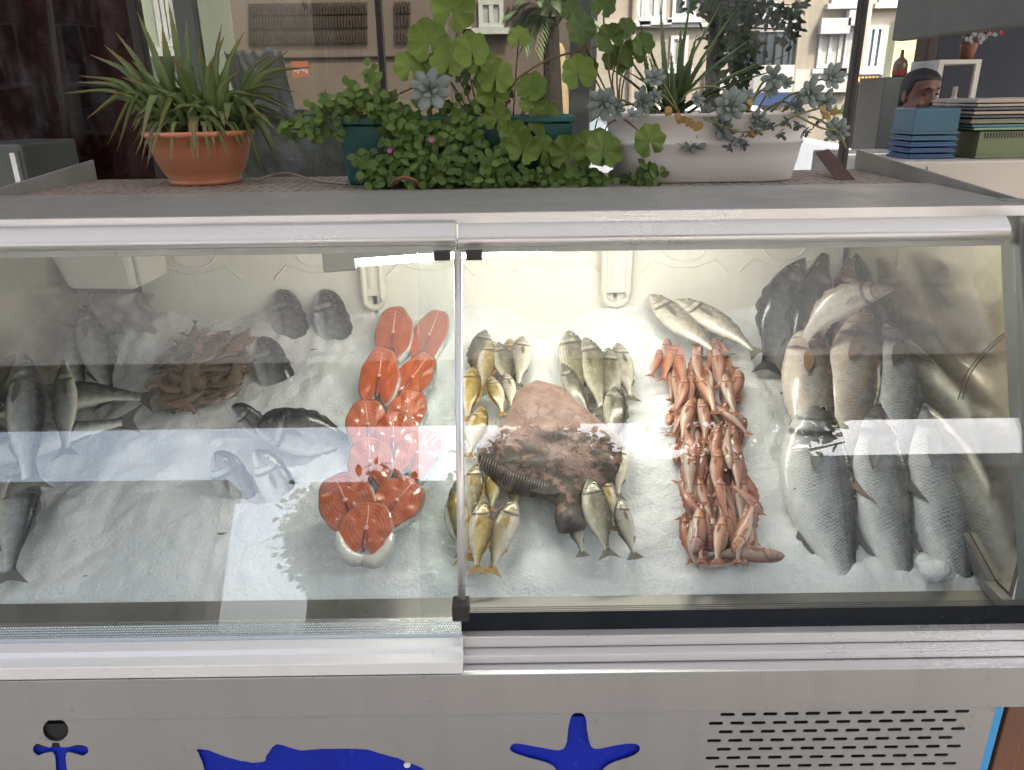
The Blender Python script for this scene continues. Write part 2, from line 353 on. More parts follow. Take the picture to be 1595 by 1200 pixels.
# perforated tray
def traymat():
    k = NT('perforated_tray'); o = k.co()
    v = k.vor(k.map(o, (55, 110, 1)), 1, 'F1', .35); d = k.ramp(v, [(.26, 1.), (.36, 0.)])
    base = k.mix(k.noise(o, 9, 6), (.26, .20, .16), (.38, .33, .29))
    k.set(Base_Color=k.mix(d, base, (.02, .015, .012)), Roughness=.6, Metallic=.2); k.bump(d, -.5, .002); return k.m
M['tray'] = traymat()
ZT = zt-.004
B(MB().box(XL+.002, XR+.012, 1.2055, 1.495, ZT-.006, ZT), 'plant_tray', 'tray')
for x, s in ((XL, -1), (XR+.015, 1)):
    B(MB().hull8([(x, 1.0 if s > 0 else 1.06, ZT-.01), (x+.004, 1.0 if s > 0 else 1.06, ZT-.01), (x+.004, 1.5, ZT-.01), (x, 1.5, ZT-.01),
                  (x, 1.0 if s > 0 else 1.06, ZT+.006), (x+.004, 1.0 if s > 0 else 1.06, ZT+.006), (x+.004, 1.5, ZT+.036), (x, 1.5, ZT+.036)]), 'tray_upstand', 'frame', bevel=.0008)
# end cheeks: shaped castings with the leaning front, and the polished inner faces
def cheek(x0, x1):
    pf = [(.735, .80), (.735, .905), (.775, .94)]
    for i in range(9): t = i/8; pf.append((lerp(.79, .945, t)-.022*math.sin(math.pi*t)*0, lerp(.97, 1.315, t)))
    pf += [(.955, 1.345), (.972, 1.362), (.995, 1.368), (1.03, 1.366), (1.03, 1.335), (.99, 1.325), (.972, 1.28), (.815, .93), (.80, .80)]
    return MB().prismx(pf, x0, x1)
B(cheek(.628, .662), 'end_casting', 'cheek', bevel=.003, label='dark end casting at the right-hand corner')
B(cheek(-.83, -.80), 'end_casting', 'cheek', bevel=.003, label='dark end casting at the left-hand corner')
B(MB().box(XR, XR+.006, .83, 1.50, .80, 1.345), 'end_panel', 'mirror', label='polished right inner end panel')
B(MB().box(XL-.006, XL, .83, 1.50, .80, 1.345), 'end_panel', 'mirror', label='polished left inner end panel')
B(MB().box(XL-.01, XR+.01, 1.4955, 1.51, .0, 1.345), 'back_wall', 'body')
B(MB().box(XR-.016, XR-.002, .80, .858, .8785, .892).hull8([(XR-.009, .8585, .87), (XR-.001, .8585, .87), (XR-.001, 1.44, 1.09), (XR-.009, 1.44, 1.09), (XR-.009, .8585, .893), (XR-.001, .8585, .893), (XR-.001, 1.44, 1.12), (XR-.009, 1.44, 1.12)]), 'side_channel', 'ledge')
B(MB().prismx([(.772, .862), (.772, .872), (.858, .877), (.858, .867)], -.80, .632), 'inner_ledge', 'ledge')
B(MB().box(-.80, .633, .80, 1.49, .70, .80), 'tank', 'body')
# lower rails
x0, x1 = -.83, .640
B(MB().box(x0, x1, .750, .790, .884, rz(993, .75)), 'lower_rail', 'rail', label='top channel under the glass', bevel=.0008)
B(MB().box(x0, x1, .735, .800, rz(1034, .735), .8835), 'lower_rail', 'rail', label='middle ledge under the glass', bevel=.0015)
zE = rz(1049, .72)
B(MB().box(x0, .615, .718, .80, zE-.0005, rz(1034, .735)-.0006), 'lower_rail', 'rail', label='lowest lip above the steel front', bevel=.0015)
B(MB().prismx([(.719, rz(1110, .722)), (.719, zE-.001), (.80, zE-.001), (.80, rz(1110, .722))], x0, .603), 'upper_front', 'body', bevel=.001)
B(MB().hull8([(x0, .712, rz(1045, .715)), (XS+.002, .712, rz(1045, .715)), (XS+.002, .745, rz(1045, .715)), (x0, .745, rz(1045, .715)),
              (x0, .728, rz(1007, .728)), (XS+.002, .728, rz(1007, .728)), (XS+.002, .746, rz(1007, .728)), (x0, .746, rz(1007, .728))]), 'pane_foot', 'railw', bevel=.001)
B(MB().box(x0, XS+.003, .708, .7275, rz(1045, .712), rz(1027, .712)), 'pane_foot_lip', 'railw', bevel=.001)
# main front sheet with real cut-outs
YF = .7225
def sheet(name, outer, holes, mat, thick=.0012, Y=YF):
    cu = bpy.data.curves.new(name, 'CURVE'); cu.dimensions = '2D'; cu.fill_mode = 'BOTH'; cu.extrude = thick/2
    for poly in [outer]+holes:
        sp = cu.splines.new('POLY'); sp.points.add(len(poly)-1); sp.use_cyclic_u = True
        for i, (x, z) in enumerate(poly): sp.points[i].co = (x, z, 0, 1)
    tmp = bpy.data.objects.new('tmp', cu); COL.objects.link(tmp)
    dg = bpy.context.evaluated_depsgraph_get(); me = bpy.data.meshes.new_from_object(tmp.evaluated_get(dg))
    bpy.data.objects.remove(tmp); bpy.data.curves.remove(cu)
    off = Vector(FC.location)
    for v_ in me.vertices: x, z, y = v_.co; v_.co = (x-off.x, Y-y-off.y, z-off.z)
    me.materials.clear(); me.materials.append(M[mat]); me.name = name
    o = bpy.data.objects.new(name, me); COL.objects.link(o); o.parent = FC; return o
def pxpoly(pts, n=0, jit=0):
    out = []
    P = crv([(x, y, 0) for x, y in pts+pts[:1]], n)[:-1] if n else [Vector((x, y, 0)) for x, y in pts]
    for p in P:
        q = atY(p.x+random.uniform(-jit, jit), p.y+random.uniform(-jit, jit), YF); out.append((q.x, q.z))
    return out
star = [(902, 1108), (912, 1117), (915, 1140), (920, 1161), (932, 1166), (962, 1160), (988, 1158), (997, 1166), (986, 1177), (952, 1189), (938, 1203), (948, 1232), (950, 1262), (936, 1266), (916, 1240), (900, 1226), (884, 1240), (866, 1268), (853, 1264), (856, 1232), (866, 1203), (856, 1190), (822, 1180), (797, 1171), (796, 1161), (808, 1158), (842, 1164), (872, 1168), (882, 1158), (885, 1135), (890, 1115)]
anch = [(52, 1163), (59, 1158), (72, 1163), (80, 1163), (82, 1157), (92, 1157), (95, 1163), (108, 1163), (120, 1160), (134, 1162), (138, 1170), (130, 1177), (116, 1174), (103, 1175), (107, 1215), (112, 1280), (94, 1280), (88, 1215), (85, 1175), (70, 1173), (60, 1177), (52, 1171)]
fsh = [(306, 1167), (325, 1168), (360, 1181), (392, 1187), (411, 1186), (415, 1178), (427, 1162), (440, 1160), (465, 1168), (500, 1166), (560, 1166), (600, 1175), (640, 1189), (666, 1206), (640, 1240), (560, 1262), (470, 1264), (420, 1244), (370, 1228), (332, 1258), (322, 1222), (316, 1192)]
circ = [(87+20*math.cos(i*math.pi/10), 1137+18*math.sin(i*math.pi/10)) for i in range(20)]
holes = [pxpoly(star, 120, .15), pxpoly(anch, 70, .2), pxpoly(fsh, 90, .7), pxpoly(circ)]
xs0 = atY(1118, 1098, YF).x
for r in range(13):
    zr = rz(1103+13.5*r, YF)-.001
    for c in range(12):
        xc = xs0+(c+.5*(r % 2))*.0255; hw, hh = .0088, .0025; pts = []
        for i in range(7): t = -math.pi/2+math.pi*i/6; pts.append((xc+hw-hh+hh*math.cos(t), zr+hh*math.sin(t)))
        for i in range(7): t = math.pi/2+math.pi*i/6; pts.append((xc-hw+hh+hh*math.cos(t), zr+hh*math.sin(t)))
        holes.append(pts)
sheet('front_sheet', [(x0, .12), (.572, .12), (.572, rz(1110.5, YF)), (x0, rz(1110.5, YF))], holes, 'body')
def bluemat():
    k = NT('blue_backing'); o = k.co(); f = k.ramp(k.noise(o, 120, 5, .7), [(.66, 0.), (.70, 1.)]); col = k.mix(k.noise(o, 12, 4), (.004, .022, .42), (.003, .014, .27))
    k.set(Base_Color=k.mix(k.math('MULTIPLY', f, .7), col, (.30, .32, .40)), Roughness=.5); k.b.inputs['Specular IOR Level'].default_value = .25; k.bump(k.noise(o, 25, 4), .3, .002); return k.m
M['blue'] = bluemat()
M['black'] = pm('painted_void', (.010, .011, .014), rough=.6)
M['skyblue'] = pm('sky_blue_board', (.06, .36, .72), (.05, .32, .66), 3, .6)
M['wood'] = pm('brown_wood', (.20, .09, .045), (.13, .055, .03), 5, .5, stretch=(8, 8, 1), bump=.2)
B(MB().box(x0+.02, -.5005, .7262, .73, .14, rz(1153, .727)).box(-.50, .16, .7262, .73, .14, .80), 'blue_backing', 'blue')
B(MB().box(x0+.02, -.501, .7262, .73, rz(1152.5, .727), .80), 'dark_backing', 'black')
B(MB().box(.175, .565, .75, .76, .14, .80), 'dark_backing', 'black')  # black sheet standing in for the unlit space behind the slots
B(MB().box(x0, .572, .765, 1.49, .12, .70), 'body_core', 'body')
q = atY(634, 1193, YF); B(MB().rev([(.0001, 0), (.0042, .0), (.0042, .001), (.0001, .0012)], (0, 0, 0), 14).v and MB().loft([[(q.x+.0042*math.cos(i*.45), Y, q.z+.0042*math.sin(i*.45)) for i in range(14)] for Y in (YF+.0005, YF+.003)]), 'emblem_eye', 'railw')
B(MB().box(.5745, .600, .745, .765, .05, rz(1086, .745)), 'side_board', 'skyblue', label='sky blue upright board at the right end')
wp = thing('wooden_panel', 'brown wooden panel standing beyond the blue board at the right end', 'panel', (.66, .80, 0))
MB().box(.601, .80, .79, .81, .10, .80).build('board', M['wood'], wp, bevel=.002)
MB().box(.63, .66, .775, .7895, .10, .80).build('batten', M['wood'], wp, bevel=.002)
# tube lamp
def emit(name, c, s):
    k = NT(name); k.set(Base_Color=(.8, .8, .8), Emission_Color=c, Emission_Strength=s); return k.m
LAMP = 17.0
M['tube'] = emit('tube_light', (1, .95, .85), LAMP)
A = atY(503, 403, 1.075); A.z = 1.288; Bq = Vector((.42, 1.20, 1.305)); dd = (Bq-A).normalized(); sN = Vector((-dd.y, dd.x, 0)).normalized()
lampP = lambda t, s, z: A+dd*t+sN*s+Vector((0, 0, z)); LL = (Bq-A).length
def bar(t0, t1, s0, s1, z0, z1, mb=None):
    return (mb or MB()).hull8([lampP(t0, s0, z0), lampP(t1, s0, z0), lampP(t1, s1, z0), lampP(t0, s1, z0), lampP(t0, s0, z1), lampP(t1, s0, z1), lampP(t1, s1, z1), lampP(t0, s1, z1)])
lamp = thing('tube_lamp', 'lit fluorescent tube lamp hanging inside the counter under the top frame', 'lamp', tuple(A))
bar(0, LL, -.016, .016, .0, .014).build('housing', M['ledge'], lamp, bevel=.002)
bar(0, .045, -.017, .017, -.016, .0145).build('end_cap', M['ledge'], lamp, bevel=.003)
MB().tube([lampP(.045, 0, -.006), lampP(LL-.03, 0, -.006)], .007, 12).build('tube', M['tube'], lamp, smooth=True)

# ================================================================ ICE
def icemat():
    k = NT('crushed_ice'); o = k.co()
    big = k.ramp(k.noise(o, 7, 5, .6), [(.35, 0.), (.7, 1.)])
    gr = k.vor(o, 210, 'F1', 1.0); sp = k.ramp(k.noise(o, 320, 2), [(.35, 0.), (.65, 1.)])
    col = k.mix(big, (.93, .94, .945), (.84, .855, .865)); col = k.mix(k.math('MULTIPLY', k.ramp(gr, [(.25, 0.), (.8, 1.)]), .2), col, (.72, .75, .77))
    col = k.mix(k.math('MULTIPLY', sp, .10), col, (.98, .98, .98))
    k.set(Base_Color=col, Subsurface_Weight=.2, IOR=1.31); k.b.inputs['Subsurface Scale'].default_value = .012; k.b.inputs['Subsurface Radius'].default_value = (.8, .95, 1)
    k.put(k.b.inputs['Roughness'], k.math('MULTIPLY_ADD', big, -.2, .5))
    h = k.math('ADD', k.math('ADD', k.math('MULTIPLY', k.noise(o, 45, 4, .6), 2.2), k.noise(o, 160, 4, .7)), k.math('MULTIPLY', gr, .7)); k.bump(h, .55, .003); return k.m
M['ice'] = icemat()
DENTS = []   # (x, y, r, depth) filled below before the ice is meshed
def bedz(x, y):
    t = (y-.86)/.6
    h = .88+(y-.86)*.3966
    h += .012*(noise.noise(Vector((x*5.5, y*6, 3.3))))+.010*noise.noise(Vector((x*16, y*16, 1.3)))+.0045*noise.noise(Vector((x*48, y*48, 5)))+.0015*noise.noise(Vector((x*140, y*140, 5)))
    h += max(0, t-.82)*.06*noise.noise(Vector((x*7, 4, 1)))*4
    h -= .012*max(0, 1-(y-.86)/.03)
    for dx, dy, r, dep in DENTS:
        q = ((x-dx)**2+(y-dy)**2)/(r*r)
        if q < 4: h += dep*math.exp(-q)
    return h-.006
# ================================================================ FISH
def fishmat(name, belly, side, back, nu=46, nv=22, sst=.5, vb=(.22, .42, .72, .95), head=None, metal=.18, rough=.26, blotch=None, bl=0, lateral=0, line=(.03, .03, .035), stripes=None, scale_c=None):
    k = NT(name); uvn = k.n('ShaderNodeUVMap').outputs[0]; s = k.n('ShaderNodeSeparateXYZ'); k.put(s.inputs[0], uvn); U, V = s.outputs[0], s.outputs[1]
    o = k.co(); oi = k.n('ShaderNodeObjectInfo').outputs['Random']
    nz = k.noise(k.map(uvn, (5, 3, 1)), 2.2, 4, .6)
    vv = k.math('ADD', V, k.math('MULTIPLY_ADD', nz, .16, -.08))
    mid = tuple((a+b)/2 for a, b in zip(side, back))
    col = k.ramp(vv, [(vb[0], belly), (vb[1], side), (vb[2], mid), (vb[3], back)])
    if stripes:
        sv = k.math('SINE', k.math('MULTIPLY', V, 75.0)); col = k.mix(k.math('MULTIPLY', k.math('GREATER_THAN', sv, .3), .35), col, stripes)
    body = k.ramp(U, [(.235, 0.), (.29, 1.)])
    # scales: rows of overlapping arcs
    su = k.math('MULTIPLY', U, float(nu)); sv_ = k.math('MULTIPLY', V, float(nv))
    su = k.math('ADD', su, k.math('MULTIPLY', nz, 2.2))
    par = k.math('MULTIPLY', k.math('MODULO', k.math('FLOOR', sv_), 2.0), .5)
    fu = k.math('SUBTRACT', k.math('FRACT', k.math('ADD', su, par)), .5); fv = k.math('SUBTRACT', k.math('FRACT', sv_), .5)
    arc = k.math('ADD', fu, k.math('MULTIPLY', k.math('POWER', k.math('ABSOLUTE', fv), 2.0), 1.6))
    edge = k.math('SUBTRACT', 1.0, k.math('MULTIPLY', k.math('ABSOLUTE', arc), 4.5), clamp=True)
    vmask = k.ramp(V, [(.12, 0.15), (.5, 1.)])
    amt = k.math('MULTIPLY', k.math('MULTIPLY', edge, body), k.math('MULTIPLY', vmask, sst))
    amt = k.math('MULTIPLY', amt, k.ramp(k.noise(k.map(uvn, (2, 1, 1)), 7, 4), [(.35, .25), (.6, 1.)]))
    col = k.mix(amt, col, scale_c or tuple(x*.28 for x in back))
    hi = k.math('MULTIPLY', k.math('MULTIPLY', k.ramp(arc, [(.5, 0.), (.75, 1.)]), k.math('MULTIPLY', body, k.ramp(V, [(.5, 1.), (.85, .15)]))), sst*.5)
    col = k.mix(hi, col, tuple(min(1, x*1.35+.05) for x in side))
    if head: col = k.mix(k.math('MULTIPLY', k.math('SUBTRACT', 1.0, body), k.math('MULTIPLY', k.ramp(k.noise(o, 60, 4), [(.3, .55), (.7, 1.)]), k.ramp(V, [(.22, .1), (.42, 1.)]))), col, head)
    crown = k.math('MULTIPLY', k.math('SUBTRACT', 1.0, body), k.ramp(k.math('ADD', V, k.math('MULTIPLY', U, -.6)), [(.46, 0.), (.60, .75)]))
    col = k.mix(crown, col, tuple(x*.7 for x in back))
    cheek = k.math('MULTIPLY', k.ramp(k.math('ABSOLUTE', k.math('SUBTRACT', U, .20)), [(.02, 1.), (.05, 0.)]), k.ramp(k.math('ABSOLUTE', k.math('SUBTRACT', V, .42)), [(.10, .6), (.2, 0.)]))
    col = k.mix(k.math('MULTIPLY', cheek, k.ramp(k.noise(o, 45, 3), [(.35, .2), (.6, 1.)])), col, tuple(min(1, x*1.5+.06) for x in side))
    if blotch: col = k.mix(k.math('MULTIPLY', k.ramp(k.noise(k.map(uvn, (3, 1.5, 1)), 3.2, 5, .65), [(.42, 0.), (.66, 1.)]), bl), col, blotch)
    # gill cover edge, second arc, mouth, lateral line
    q = k.math('POWER', k.math('MULTIPLY_ADD', V, 2.0, -.9), 2.0)
    g = k.math('ABSOLUTE', k.math('ADD', k.math('SUBTRACT', U, .245), k.math('MULTIPLY', q, .075)))
    gm = k.math('MULTIPLY', k.ramp(g, [(.006, 1.), (.022, 0.)]), k.ramp(V, [(.05, 0.), (.15, 1.)]))
    g2 = k.math('ABSOLUTE', k.math('ADD', k.math('SUBTRACT', U, .175), k.math('MULTIPLY', q, .085)))
    gm2 = k.math('MULTIPLY', k.ramp(g2, [(.003, .6), (.014, 0.)]), k.ramp(V, [(.1, 0.), (.2, 1.)]))
    mo = k.math('MULTIPLY', k.math('LESS_THAN', k.math('ABSOLUTE', k.math('SUBTRACT', k.math('ADD', V, k.math('MULTIPLY', U, 1.2)), .50)), .022), k.math('LESS_THAN', U, .085))
    col = k.mix(k.math('MAXIMUM', k.math('MULTIPLY', gm, .8), k.math('MAXIMUM', gm2, k.math('MULTIPLY', mo, .8))), col, line)
    if lateral: 
        la = k.math('ABSOLUTE', k.math('SUBTRACT', V, .64)); col = k.mix(k.math('MULTIPLY', k.ramp(la, [(.004, 1.), (.016, 0.)]), k.math('MULTIPLY', body, lateral)), col, line)
    hsv = k.n('ShaderNodeHueSaturation'); k.put(hsv.inputs['Color'], col); k.put(hsv.inputs['Value'], k.math('MULTIPLY_ADD', oi, .3, .85)); k.put(hsv.inputs['Saturation'], k.math('MULTIPLY_ADD', oi, .3, .85))
    k.set(Base_Color=hsv.outputs[0], Coat_Weight=.45, Coat_Roughness=.15)
    k.put(k.b.inputs['Metallic'], k.math('MULTIPLY', k.ramp(V, [(.2, .1), (.5, 1.)]), metal)); k.put(k.b.inputs['Roughness'], k.math('MULTIPLY_ADD', k.noise(o, 90, 3), .22, rough-.1))
    k.bump(k.math('SUBTRACT', k.math('MULTIPLY', k.noise(o, 70, 4), .35), k.math('ADD', amt, gm)), .5, .0012); return k.m
def finmat(name, c, c2):
    k = NT(name); uvn = k.n('ShaderNodeUVMap').outputs[0]
    w = k.n('ShaderNodeTexWave'); w.bands_direction = 'Y'; w.inputs['Scale'].default_value = 7; w.inputs['Distortion'].default_value = .4; k.put(w.inputs['Vector'], uvn)
    k.set(Base_Color=k.mix(w.outputs['Fac'], c, c2), Roughness=.4, Coat_Weight=.4); k.bump(w.outputs['Fac'], .4, .001); return k.m
def eyemat(name, ring):
    k = NT(name); uvn = k.n('ShaderNodeUVMap').outputs[0]; s = k.n('ShaderNodeSeparateXYZ'); k.put(s.inputs[0], uvn)
    k.set(Base_Color=k.ramp(s.outputs[0], [(.0, (.01, .01, .012)), (.46, (.012, .012, .014)), (.56, ring), (.82, ring), (.95, (.05, .05, .05))]), Roughness=.08, Coat_Weight=1.0); return k.m
# name: (top profile, bottom profile, thickness profile, eye(u, v-ish height, r), scale material)
SP = {
 'bass': dict(top=[(0, .004), (.05, .030), (.12, .058), (.22, .086), (.36, .104), (.5, .100), (.64, .076), (.76, .044), (.86, .032), (.9, .034)],
              bot=[(0, .004), (.05, .028), (.12, .055), (.22, .085), (.36, .108), (.5, .108), (.64, .084), (.76, .048), (.86, .032), (.9, .034)],
              th=[(0, .006), (.06, .032), (.15, .058), (.24, .070), (.26, .064), (.4, .072), (.55, .060), (.7, .036), (.82, .018), (.9, .006)], eye=(.105, .022, .0190)),
 'bream': dict(top=[(0, .030), (.02, .075), (.06, .120), (.12, .155), (.22, .180), (.38, .185), (.52, .165), (.66, .115), (.78, .055), (.86, .036), (.9, .040)],
               bot=[(0, .030), (.02, .052), (.06, .080), (.14, .118), (.25, .155), (.38, .172), (.52, .158), (.66, .112), (.78, .055), (.86, .036), (.9, .040)],
               th=[(0, .008), (.05, .042), (.14, .066), (.24, .076), (.26, .070), (.4, .074), (.55, .060), (.7, .036), (.82, .018), (.9, .006)], eye=(.120, .050, .0270)),
 'mullet': dict(top=[(0, .014), (.03, .060), (.08, .092), (.16, .112), (.28, .120), (.42, .112), (.6, .084), (.74, .052), (.84, .034), (.9, .034)],
                bot=[(0, .014), (.03, .036), (.08, .058), (.16, .080), (.28, .098), (.42, .100), (.6, .076), (.74, .046), (.84, .032), (.9, .034)],
                th=[(0, .014), (.05, .052), (.14, .074), (.24, .082), (.26, .078), (.4, .080), (.55, .064), (.7, .042), (.82, .024), (.9, .008)], eye=(.115, .045, .0270)),
 'bogue': dict(top=[(0, .006), (.05, .050), (.12, .088), (.22, .120), (.36, .136), (.5, .126), (.64, .090), (.76, .046), (.86, .026), (.9, .030)],
               bot=[(0, .006), (.05, .042), (.12, .078), (.22, .112), (.36, .132), (.5, .124), (.64, .088), (.76, .044), (.86, .026), (.9, .030)],
               th=[(0, .008), (.05, .040), (.14, .064), (.24, .074), (.26, .068), (.4, .074), (.55, .060), (.7, .036), (.82, .018), (.9, .006)], eye=(.115, .030, .0270)),
}
TAILF = [(.86, .030), (.90, .050), (.95, .085), (1.0, .135), (.985, .075), (.955, .0), (.985, -.075), (1.0, -.135), (.95, -.085), (.90, -.050), (.86, -.030)]
def fish_parts(L, sp, side=1, bend=0.0, arch=0.0, gape=0.0, fat=1.0, fork=1.0, pec=True):
    S = SP[sp]; out = {}
    def W_(x, y, z):      # local straight coordinates (in body lengths) -> bent metres
        u = x
        yy = y+bend*(1-4*(u-.45)**2)*1.0*side if False else y
        yb = bend*(.25-(u-.5)**2)*4
        za = arch*(.25-(u-.5)**2)*4
        sl = -8*bend*(u-.5)
        return ((x-sl*yy*side*.6)*L, (yy*side+yb)*L, (z+za)*L)
    n = 22; us = [0, .012, .03, .055, .085, .12, .16, .2, .235, .25, .262, .29, .34, .4, .46, .52, .58, .64, .7, .755, .80, .84, .87, .90]
    mb = MB(); rings = []; uvs = []
    for u in us:
        t, b, w = tab(S['top'], u)*fat, tab(S['bot'], u)*fat, tab(S['th'], u)
        if gape and u < .1: g = gape*(1-u/.1); t += g*.5*SP[sp]['top'][2][1]; b += g*.7*SP[sp]['bot'][2][1]; w += g*.02
        r = []
        for j in range(n):
            th = 2*math.pi*j/n; c, s_ = math.cos(th), math.sin(th)
            y = (t if c > 0 else b)*math.copysign(abs(c)**.92, c); z = w*math.copysign(abs(s_)**.8, s_)*(1-.25*max(0, -c)**2)
            r.append(W_(u, y, z)); v = 1-th/math.pi if th <= math.pi else th/math.pi-1; uvs.append((u, v))
        rings.append(r)
    mb.loft(rings, True, uvs); 
    if gape: mb.f = [f for f in mb.f if not (len(f) > 4 and max(f) < n)]
    out['body'] = mb
    if gape:
        m2 = MB(); rr = []
        for (u, k) in ((0.001, .96), (.03, .8), (.07, .5), (.1, .15)):
            t, b, w = [tab(S[q], 0)*1.0 for q in ('top', 'bot', 'th')]; t = (t+gape*.5*S['top'][2][1])*k; b = (b+gape*.7*S['bot'][2][1])*k; w = (w+gape*.02)*k
            rr.append([W_(u, (t if math.cos(2*math.pi*j/n) > 0 else b)*math.cos(2*math.pi*j/n), w*math.sin(2*math.pi*j/n)) for j in range(n)])
        m2.loft(rr, False); out['mouth'] = m2
    def fin(pts, z0=0.0, th=.0022, zf=None):
        m = MB(); c = len(pts); P = [(x, y) for x, y in pts]; zf = zf or (lambda x, y: 0)
        tp = [W_(x, y, z0+zf(x, y)+th) for x, y in P]; bt = [W_(x, y, z0+zf(x, y)-th) for x, y in P]
        x0 = min(p[0] for p in P); x1 = max(p[0] for p in P); y0 = min(p[1] for p in P); y1 = max(p[1] for p in P)
        uv = [((x-x0)/(x1-x0+1e-6), (y-y0)/(y1-y0+1e-6)) for x, y in P]
        m.add(tp+bt, [tuple(range(c)), tuple(range(2*c-1, c-1, -1))]+[(i, (i+1) % c, c+(i+1) % c, c+i) for i in range(c)], uv+uv); return m
    tf = [(x if abs(y) > .03 else lerp(1.0, x, fork), y) for x, y in TAILF]
    # tail as a fan built in strips so that it is a clean surface
    m = MB(); N = 12; top = []
    for i in range(N+1):
        a = -1+2*i/N; ra = abs(a); xe = lerp(.955, 1.0, ra**1.3) if fork else .985+.01*(1-ra*ra)
        ye = a*.125; xr, yr = .872, a*.034
        for kx in range(4):
            q = kx/3; x = lerp(xr, xe, q); y = lerp(yr, ye, q**1.2); top.append((x, y, .004*math.sin(a*5)*q, q, (a+1)/2))
    for sgn in (1, -1):
        vs = [W_(x, y, z+sgn*.0015) for x, y, z, _, _ in top]
        m.add(vs, [(i*4+j, i*4+j+1, (i+1)*4+j+1, (i+1)*4+j) for i in range(N) for j in range(3)], [(q, v) for *_, q, v in top])
    out['tail_fin'] = m
    d = []; nd = 9
    for i in range(nd+1):
        u = .30+.40*i/nd; d.append((u, tab(S['top'], u)*fat-.008))
    for i in range(nd, -1, -1):
        u = .30+.40*i/nd+.02; hgt = (.022+.014*math.sin(i*2.2))*math.sin(math.pi*(i+.6)/(nd+1.6)); d.append((u, tab(S['top'], u)*fat+max(.003, hgt)))
    out['dorsal_fin'] = fin(d, .0, .002)
    out['anal_fin'] = fin([(.62, -tab(S['bot'], .62)*fat+.01), (.66, -tab(S['bot'], .66)*fat-.022), (.74, -tab(S['bot'], .74)*fat-.012), (.76, -tab(S['bot'], .76)*fat+.008)])
    if pec:
        pts = [(.255, -.018), (.30, .002), (.37, -.010), (.425, -.040), (.38, -.048), (.30, -.042)]
        out['pectoral_fin'] = fin(pts, 0, .002, lambda x, y: tab(S['th'], x)*(1-(abs(y)/.13)**2*.3)+.006+(x-.25)*.04)
    eu, ey, er = S['eye']; er *= 1; m = MB()
    zt_ = tab(S['th'], eu)*math.sqrt(max(.1, 1-(ey/(tab(S['top'], eu)*fat))**2))**.8-.003
    for sg in (1, -1):
        rr = []; uv = []
        for (f, h) in ((1.0, -.003), (.95, .0015), (.75, .003), (.5, .0042), (.25, .005), (.01, .0052)):
            rr.append([W_(eu+er*f*math.cos(k*math.pi/7), ey+er*f*math.sin(k*math.pi/7), sg*(zt_+h)) for k in range(14)]); uv += [(f, 0)]*14
        m.loft(rr, True, uv)
    out['eye'] = m
    return out
FM = {
 'bass': fishmat('sea_bass_skin', (.88, .87, .84), (.52, .545, .57), (.018, .024, .032), 70, 30, 1.0, (.30, .46, .60, .78), head=(.17, .15, .13), lateral=.5),
 'bassdark': fishmat('dark_bass_skin', (.66, .62, .54), (.26, .27, .26), (.016, .020, .024), 70, 30, .9, (.16, .34, .50, .70), head=(.10, .085, .07), lateral=.5),
 'basspink': fishmat('pale_bass_skin', (.86, .77, .68), (.52, .50, .48), (.025, .028, .035), 70, 30, 1.0, (.32, .47, .60, .78), head=(.40, .24, .17), blotch=(.62, .36, .24), bl=.35),
 'belly': fishmat('white_belly_skin_bass', (.88, .83, .76), (.82, .75, .66), (.45, .40, .34), 60, 26, .3, (.4, .6, .8, .98), head=(.62, .48, .38), blotch=(.66, .46, .34), bl=.3),
 'bream': fishmat('bream_skin', (.80, .80, .80), (.30, .31, .32), (.014, .016, .020), 60, 34, .6, (.18, .38, .52, .70), head=(.030, .030, .034), line=(.015, .015, .02)),
 'breamw': fishmat('pale_bream_skin', (.86, .85, .84), (.46, .48, .51), (.09, .10, .12), 52, 30, .35, (.1, .42, .62, .88), head=(.45, .45, .47)),
 'mullet': fishmat('red_mullet_skin', (.68, .50, .42), (.56, .28, .21), (.34, .115, .08), 34, 14, .35, (.12, .4, .62, .9), head=(.40, .15, .11), metal=.05, rough=.42, blotch=(.50, .27, .12), bl=.35, line=(.10, .02, .015), scale_c=(.22, .06, .04)),
 'mulletp': fishmat('pale_mullet_skin', (.74, .60, .51), (.58, .36, .28), (.34, .14, .10), 34, 14, .3, (.25, .5, .7, .95), head=(.50, .20, .13), metal=.05, rough=.4, blotch=(.52, .36, .18), bl=.35, line=(.22, .06, .04), scale_c=(.35, .10, .07)),
 'bogue': fishmat('golden_bogue_skin', (.82, .78, .68), (.46, .36, .15), (.050, .040, .020), 44, 20, .45, (.34, .48, .60, .82), head=(.26, .19, .08), stripes=(.40, .26, .05), blotch=(.45, .27, .04), bl=.45),
 'grey': fishmat('grey_bream_skin', (.70, .66, .54), (.30, .27, .19), (.040, .038, .030), 36, 16, .8, (.20, .40, .58, .82), head=(.17, .16, .13), stripes=(.20, .17, .09)),
 'silver': fishmat('silver_bream_skin', (.84, .78, .66), (.50, .45, .36), (.08, .072, .058), 48, 22, .45, (.26, .46, .64, .86), head=(.34, .29, .23), blotch=(.40, .33, .22), bl=.3),
}
FN = {'bass': finmat('grey_fin', (.22, .20, .17), (.10, .10, .09)), 'bassdark': finmat('dark_fin', (.08, .08, .08), (.03, .03, .03)), 'bream': finmat('bream_fin', (.10, .10, .11), (.04, .04, .05)),
      'mullet': finmat('red_fin', (.46, .17, .10), (.32, .10, .06)), 'bogue': finmat('yellow_fin', (.58, .34, .06), (.36, .20, .03)), 'grey': finmat('olive_fin', (.20, .18, .12), (.10, .09, .06))}
